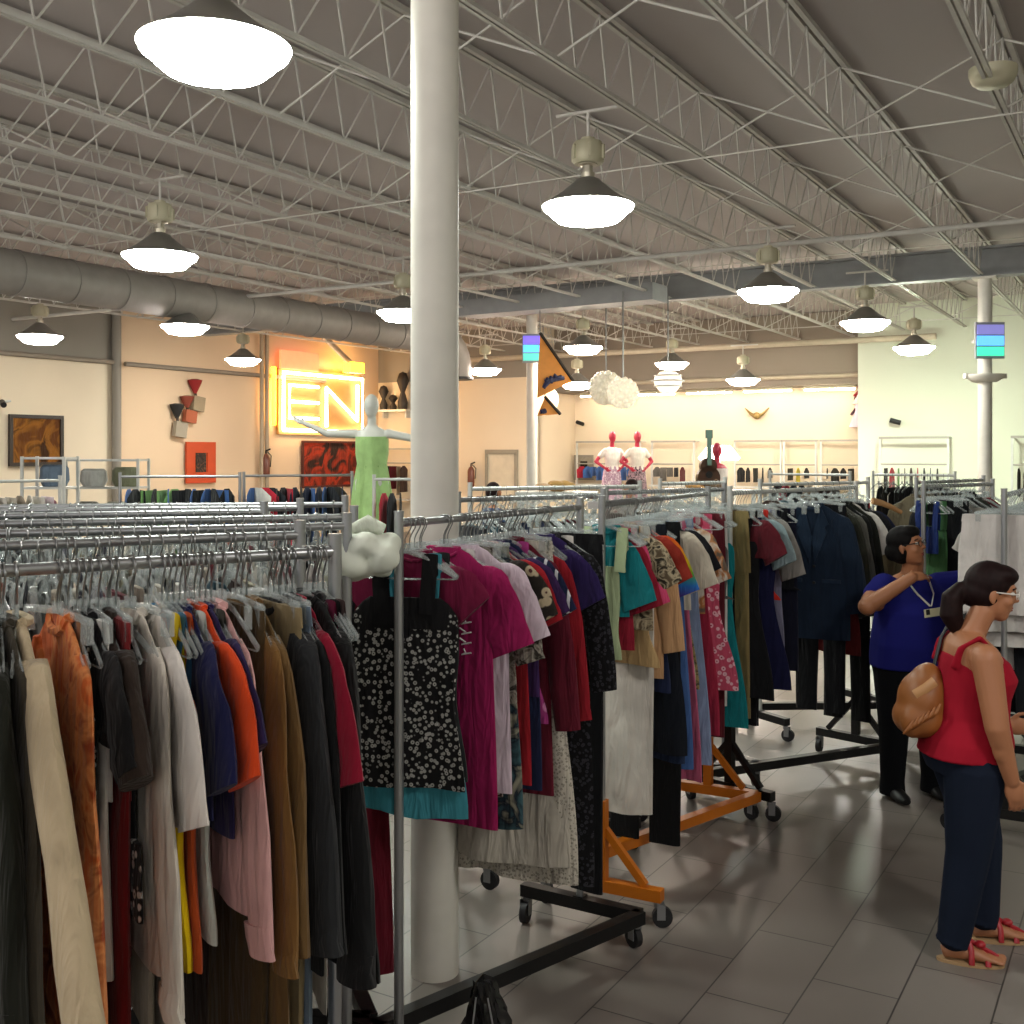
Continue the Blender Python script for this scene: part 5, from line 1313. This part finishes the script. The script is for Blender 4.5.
# lit lamp with white shade, guitar, third pink head
w = W(719, 448, 18.0); r = empty('table_lamp', (w.x, w.y, 1.5), 0, 'lamp with a brightly lit white shade beside the guitar in front of the alcove wall', 'lamp')
MB().lathe([(.18, .62), (.34, .42), (.30, .38), (.16, .6)], n=24).build('lamp_shade', plain('lit_shade', '#fff6ea', .5, 0, 7, emitcol='#fff0dc'), r)
MB().lathe([(0, 0), (.12, 0), (.12, .03), (.03, .06), (.025, .5), (0, .5)], n=16).build('base', M_POSTW, r)
MB().ell((0, 0, .5), .1, 16, 10).build('bulb', plain('bulb_glow', '#fff6ea', .5, 0, 20), r)
w = W(708, 470, 15.5); w.z -= .065; r = empty('guitar', w, .2, 'dark round-bodied guitar with teal neck standing over the racks', 'guitar')
MB().tube([(0, .04, -.05), (0, -.04, -.05)], [.17, .17], 24).tube([(0, .04, .12), (0, -.04, .12)], [.12, .12], 24).build('body', plain('brown_guitar', '#3c2416', .35), r)
MB().box((0, -.045, .33), (.06, .03, .4)).build('neck', plain('teal_neck', '#5d7a6e', .5), r, False); MB().box((0, -.04, .57), (.1, .03, .12)).build('headstock', plain('teal_neck', '#5d7a6e', .5), r, False)
MB().tube([(0, -.042, .0), (0, -.05, .0)], .05, 16).build('sound_hole', M_BLACK, r)
w = W(717, 443, 15.8); r = empty('display_bust', (w.x, w.y, 1.48), -PI/2, 'pink head-and-shoulder display bust behind the guitar', 'bust')
mb = MB(); mb.ell((0, 0, .56), (.09, .07, .11)); mb.tube([(0, 0, .5), (0, 0, .36)], .04, 12); mb.ell((0, 0, .26), (.09, .16, .12)); fuse(mb, 'head', M_MANR, r, .012, 2)
MB().lathe([(.16, .3), (.15, .15), (.13, 0), (0, 0)], n=20).build('blouse', cloth('solid', '#d3c6be'), r)
r = empty('display_table', (w.x-.1, 15.7, 0), -.5, 'cream display table holding guitar, bust and brown bags behind the racks', 'table')
MB().box((0, 0, 1.46), (1.5, .7, .04)).build('tabletop', M_POSTW, r, False)
for sx in (-.7, .7):
    for sy in (-.3, .3): MB().bar((sx, sy, 0), (sx, sy, 1.44), .05, .05).build('leg', M_POSTW, r, False)
r = empty('display_table', (.62, 15.0, 0), -.1, 'pale display table under the tan and golden plush bundles', 'table')
MB().box((0, 0, 1.455), (1.1, .6, .04)).build('tabletop', M_POSTW, r, False)
for sx in (-.5, .5):
    for sy in (-.25, .25): MB().bar((sx, sy, 0), (sx, sy, 1.44), .05, .05).build('leg', M_POSTW, r, False)
def lump(x, y, D, rx, rz_, col, label, name='soft_bag', cat='bag', handle=True):
    w = W(x, y, D); r = empty(name, w, .3, label, cat); mb = MB(); rr = random.Random(int(x))
    for k in range(6): mb.ell((rr.uniform(-.6, .6)*rx, rr.uniform(-.4, .4)*rx, rr.uniform(-.3, .3)*rz_), (rx*.55, rx*.45, rz_*.6), 12, 8)
    fuse(mb, 'body', plain('lump_'+col, col, .7), r, .02, 3)
    if handle: MB().tube([(-rx*.4, 0, rz_*.5), (0, 0, rz_*1.1), (rx*.4, 0, rz_*.5)], .015, 8).build('handle', plain('lump_'+col, col, .7), r)
lump(697, 487, 15.5, .18, .07, '#b08040', 'golden brown bag left of the dark round bag on the display table')
lump(716, 486, 15.45, .17, .08, '#5a4020', 'dark brown round bag near the white rack post')
lump(548, 487, 15.0, .22, .08, '#a88250', 'tan soft toy-like bundle on the racks right of the middle column', 'plush_toy', 'toy', False)
lump(563, 486, 15.0, .18, .09, '#b89050', 'golden plush bundle beside the tan one', 'plush_toy', 'toy', False)
# framed dark thing on the wall right of the middle column
wf = lambda x, y, o=0: on_wall(x, y, QB-.1)
a = B(PA+.02, QA+.5); 
picture(545, 564, 455, 480, 'grey picture showing a dark basket, right of the middle column', plain('grey_frame', '#8a8478', .6), ('#8f8878', '#9a9384', '#7d7668'), 3, .03, wallf=lambda x, y, o=0: on_wall(x+30, y, QB-.12), mid=('#2a241e', '#1c1814', '#4a3a2a'))

# ================================================================ small things at the racks
def crumple(name, loc, rads, mat, label, cat, seed, rz=0, n=14, voxel=.01):
    r = empty(name, loc, rz, label, cat); mb = MB(); rr = random.Random(seed)
    for k in range(n):
        c = Vector((rr.uniform(-1, 1)*rads[0]*.6, rr.uniform(-1, 1)*rads[1]*.6, rr.uniform(-1, 1)*rads[2]*.6)); q = rr.uniform(.3, .5)
        mb.ell(c, (rads[0]*q, rads[1]*q, rads[2]*q), 12, 8, Matrix.Rotation(rr.uniform(0, 3), 3, 'Z') @ Matrix.Rotation(rr.uniform(-.6, .6), 3, 'X'))
    return r, mb
w = W(368, 556, 3.45)
r, mb = crumple('quilted_garment', w, (.13, .1, .085), None, 'white puffy quilted garment bunched over the rack end left of the chrome post', 'garment', 4)
mb.tube([(-.02, 0, .04), (-.12, -.02, -.02), (-.16, -.02, -.12)], [.05, .045, .02], 12)
fuse(mb, 'body', plain('white_quilt', '#dbe0d2', .8), r, .008, 45)
MB().tube([(-.05, 0, .08), (.0, .0, .1), (.05, 0, .08)], [.02, .03, .02], 10).build('collar', cloth('solid', '#d5dccb'), r)
# black plastic bag slung over the base beam
mb_, bg = plain('black_plastic_film', '#101012', .22), None
r = empty('plastic_bag', W(484, 1000, 3.66), 0, 'shiny black plastic bag draped over the base beam at the bottom of the picture', 'bag')
mb = MB(); rr = random.Random(9); rs = []
for k in range(9):
    t = k/8; ring = []
    for i in range(30):
        a = 2*PI*i/30; q = (.035+.055*t)*(1+.16*math.sin(5*a+5*t)+.13*math.sin(11*a-9*t)); ring.append(Vector((q*math.cos(a)+.02*t, q*.8*math.sin(a), .06-.16*t+.006*math.sin(9*a+k))))
    rs.append([Vector((p.x*.9, p.y*.7, p.z*1.0)) for p in ring])
mb.rings(rs).build('film', mb_, r); MB().tube([(-.02, 0, .05), (0, 0, .075), (.02, .01, .06)], .014, 8).build('knot', mb_, r)
st_ = MB()
for k in range(2): a = -2.1+k*.8; st_.tube([(.05*math.cos(a)*(1+.9*t)+.01*t, .045*math.sin(a)*(1+.7*t)-.004, .03-.1*t) for t in (0, .5, 1)], .003, 5)
st_.build('crease', plain('bag_sheen', '#7a7a7c', .2), r)  # pale grey streaks painted on the black film as highlights
# price cards on the middle racks
for x, y, D, lab in ((595, 505, 4.95, 'small white card on the rail left of the orange rack post'), (318, 553, 2.5, 'small white card hanging from the left rack rail near its post')):
    w = W(x, y, D); r = empty('rail_card', w, .2, lab, 'card'); MB().box((0, 0, 0), (.07, .004, .035)).build('card', plain('white_card', '#d4d4d0', .5), r, False); MB().tube([(0, 0, .01), (0, 0, .05)], .002, 6).build('loop', M_WIRE, r)
# wooden hanger arm poking out beyond the turned rack
w = W(888, 505, 7.1); r = empty('wooden_hanger', w, .5, 'pale wooden hanger sticking up at the far end of the turned rack', 'hanger')
MB().tube([(-.14, 0, .03), (-.06, 0, .015), (.02, 0, -.01), (.12, 0, -.05)], [(.022, .012), (.02, .01), (.018, .01), (.014, .01)], 10).build('arm', plain('pale_wood', '#b88a58', .5), r); MB().tube([(0, 0, .0), (0, 0, .06), (.02, 0, .08)], .003, 6).build('hook', M_WIRE, r)
# low white trolley shelves at far left
def shelf_unit(xa, xb, D, zt, label, items):
    a, b = W(xa, 0, D), W(xb, 0, D); ln = b.x-a.x; r = empty('display_shelf', (a.x, D, 0), 0, label, 'shelf')
    for x in (0, ln):
        for y in (0, .4): MB().bar((x, y, 0), (x, y, zt), .03, .03).build('upright', M_POSTW, r, False)
    for z in (zt-.02, zt-.36, zt-.75, .3): MB().box((ln/2, .2, z), (ln, .42, .025)).build('shelf', M_POSTW, r, False)
    for k, (fx, c, h, lab, nm) in enumerate(items):
        p = Vector((a.x+ln*fx, D+.2, zt-.345 if k % 2 else zt-.735)); q = empty(nm, p, 0, lab, nm.replace('_', ' '))
        MB().tube([(0, 0, .0), (0, 0, h*.3), (0, 0, h*.85), (0, 0, h)], [(.1, .13), (.12, .17), (.12, .16), (.08, .12)], 14, side=(0, 1, 0)).build('bundle', cloth('solid', c), q); MB().tube([(-.13, 0, h*.5), (.13, 0, h*.5)], .012, 6).build('band', cloth('solid', '#8a877e'), q)
shelf_unit(66, 138, 13.5, 1.93, 'white metal shelf unit with folded cushions left of the corner pipe', [(.2, '#8f8f88', .2, 'grey rolled blanket low on the white shelf unit', 'rolled_blanket'), (.3, '#c9c9c4', .22, 'white folded pillow on the white shelf unit', 'folded_pillow'), (.65, '#b9b9ae', .2, 'pale rolled blanket low right on the white shelf unit', 'rolled_blanket'), (.75, '#7d8068', .24, 'olive rolled blanket at the right on the white shelf unit', 'rolled_blanket')])
shelf_unit(22, 64, 12.5, 1.96, 'taller white metal shelf unit under the landscape picture', [(.3, '#8a5a70', .25, 'mauve folded pillow on the tall shelf unit', 'folded_pillow'), (.6, '#6a7a8c', .25, 'blue-grey rolled blanket on the tall shelf unit', 'rolled_blanket')])
# ================================================================ hangers: the 300 that show largest stay objects
def flush_hangers():
    def size(h):
        loc = h[0]; return loc.y
    hs = sorted(HANG, key=size)
    for loc, rz, label, kind, group in hs[:300]:
        r = empty('clothes_hanger', loc, rz, label, 'hanger', group)
        a, b = HM[kind]; link(a, 'hook', r); link(b, 'hanger_body', r)
    if len(hs) > 300:
        mb = MB()
        for loc, rz, label, kind, group in hs[300:]:
            M = Matrix.Translation(loc) @ Matrix.Rotation(rz, 4, 'Z')
            for me in HM[kind]:
                mb.add([M @ v.co for v in me.vertices], [tuple(p.vertices) for p in me.polygons])
        tag(mb.build('clothes_hangers', M_CLEAR), 'mass of far-off clear plastic hangers on the rails towards the back of the store', 'hangers', kind='stuff')
flush_hangers()
# ================================================================ added fill light, camera
wd = bpy.data.worlds.new('storefront_daylight'); bpy.context.scene.world = wd; wd.use_nodes = True
nt = wd.node_tree; bg = nt.nodes['Background']; bg.inputs[1].default_value = 1.0     # added fill, stronger from below to brighten the ceiling
tc = N(nt, 'ShaderNodeTexCoord'); se = N(nt, 'ShaderNodeSeparateXYZ'); nt.links.new(tc.outputs['Generated'], se.inputs[0])
mr = N(nt, 'ShaderNodeMapRange'); mr.inputs[1].default_value = -.06; mr.inputs[2].default_value = .06
nt.links.new(se.outputs['Z'], mr.inputs[0]); rp = ramp(nt, [(0, (4.3, 4.1, 3.9, 1)), (1, (1.0, 1.0, 1.0, 1))])
nt.links.new(mr.outputs[0], rp.inputs[0]); nt.links.new(rp.outputs[0], bg.inputs[0])
cd = bpy.data.cameras.new('camera'); cam = bpy.data.objects.new('camera', cd); C.objects.link(cam)
cam.location = (0, 0, H); cam.rotation_euler = (PI/2, 0, 0)
cd.sensor_width = 36; cd.lens = F/1024*36; cd.shift_y = -(512-HY)/1024; cd.clip_start = .05; cd.clip_end = 200
sc = bpy.context.scene; sc.camera = cam
sc.view_settings.view_transform = 'Standard'; sc.view_settings.look = 'None'; sc.view_settings.gamma = 1
sc.view_settings.exposure = 0.58
try:
    sc.cycles.max_bounces = 6; sc.cycles.diffuse_bounces = 3; sc.cycles.glossy_bounces = 3; sc.cycles.transparent_max_bounces = 12
    sc.cycles.transmission_bounces = 2; sc.cycles.caustics_reflective = False; sc.cycles.caustics_refractive = False
    sc.cycles.use_denoising = True; sc.cycles.sample_clamp_indirect = 6
except Exception: pass
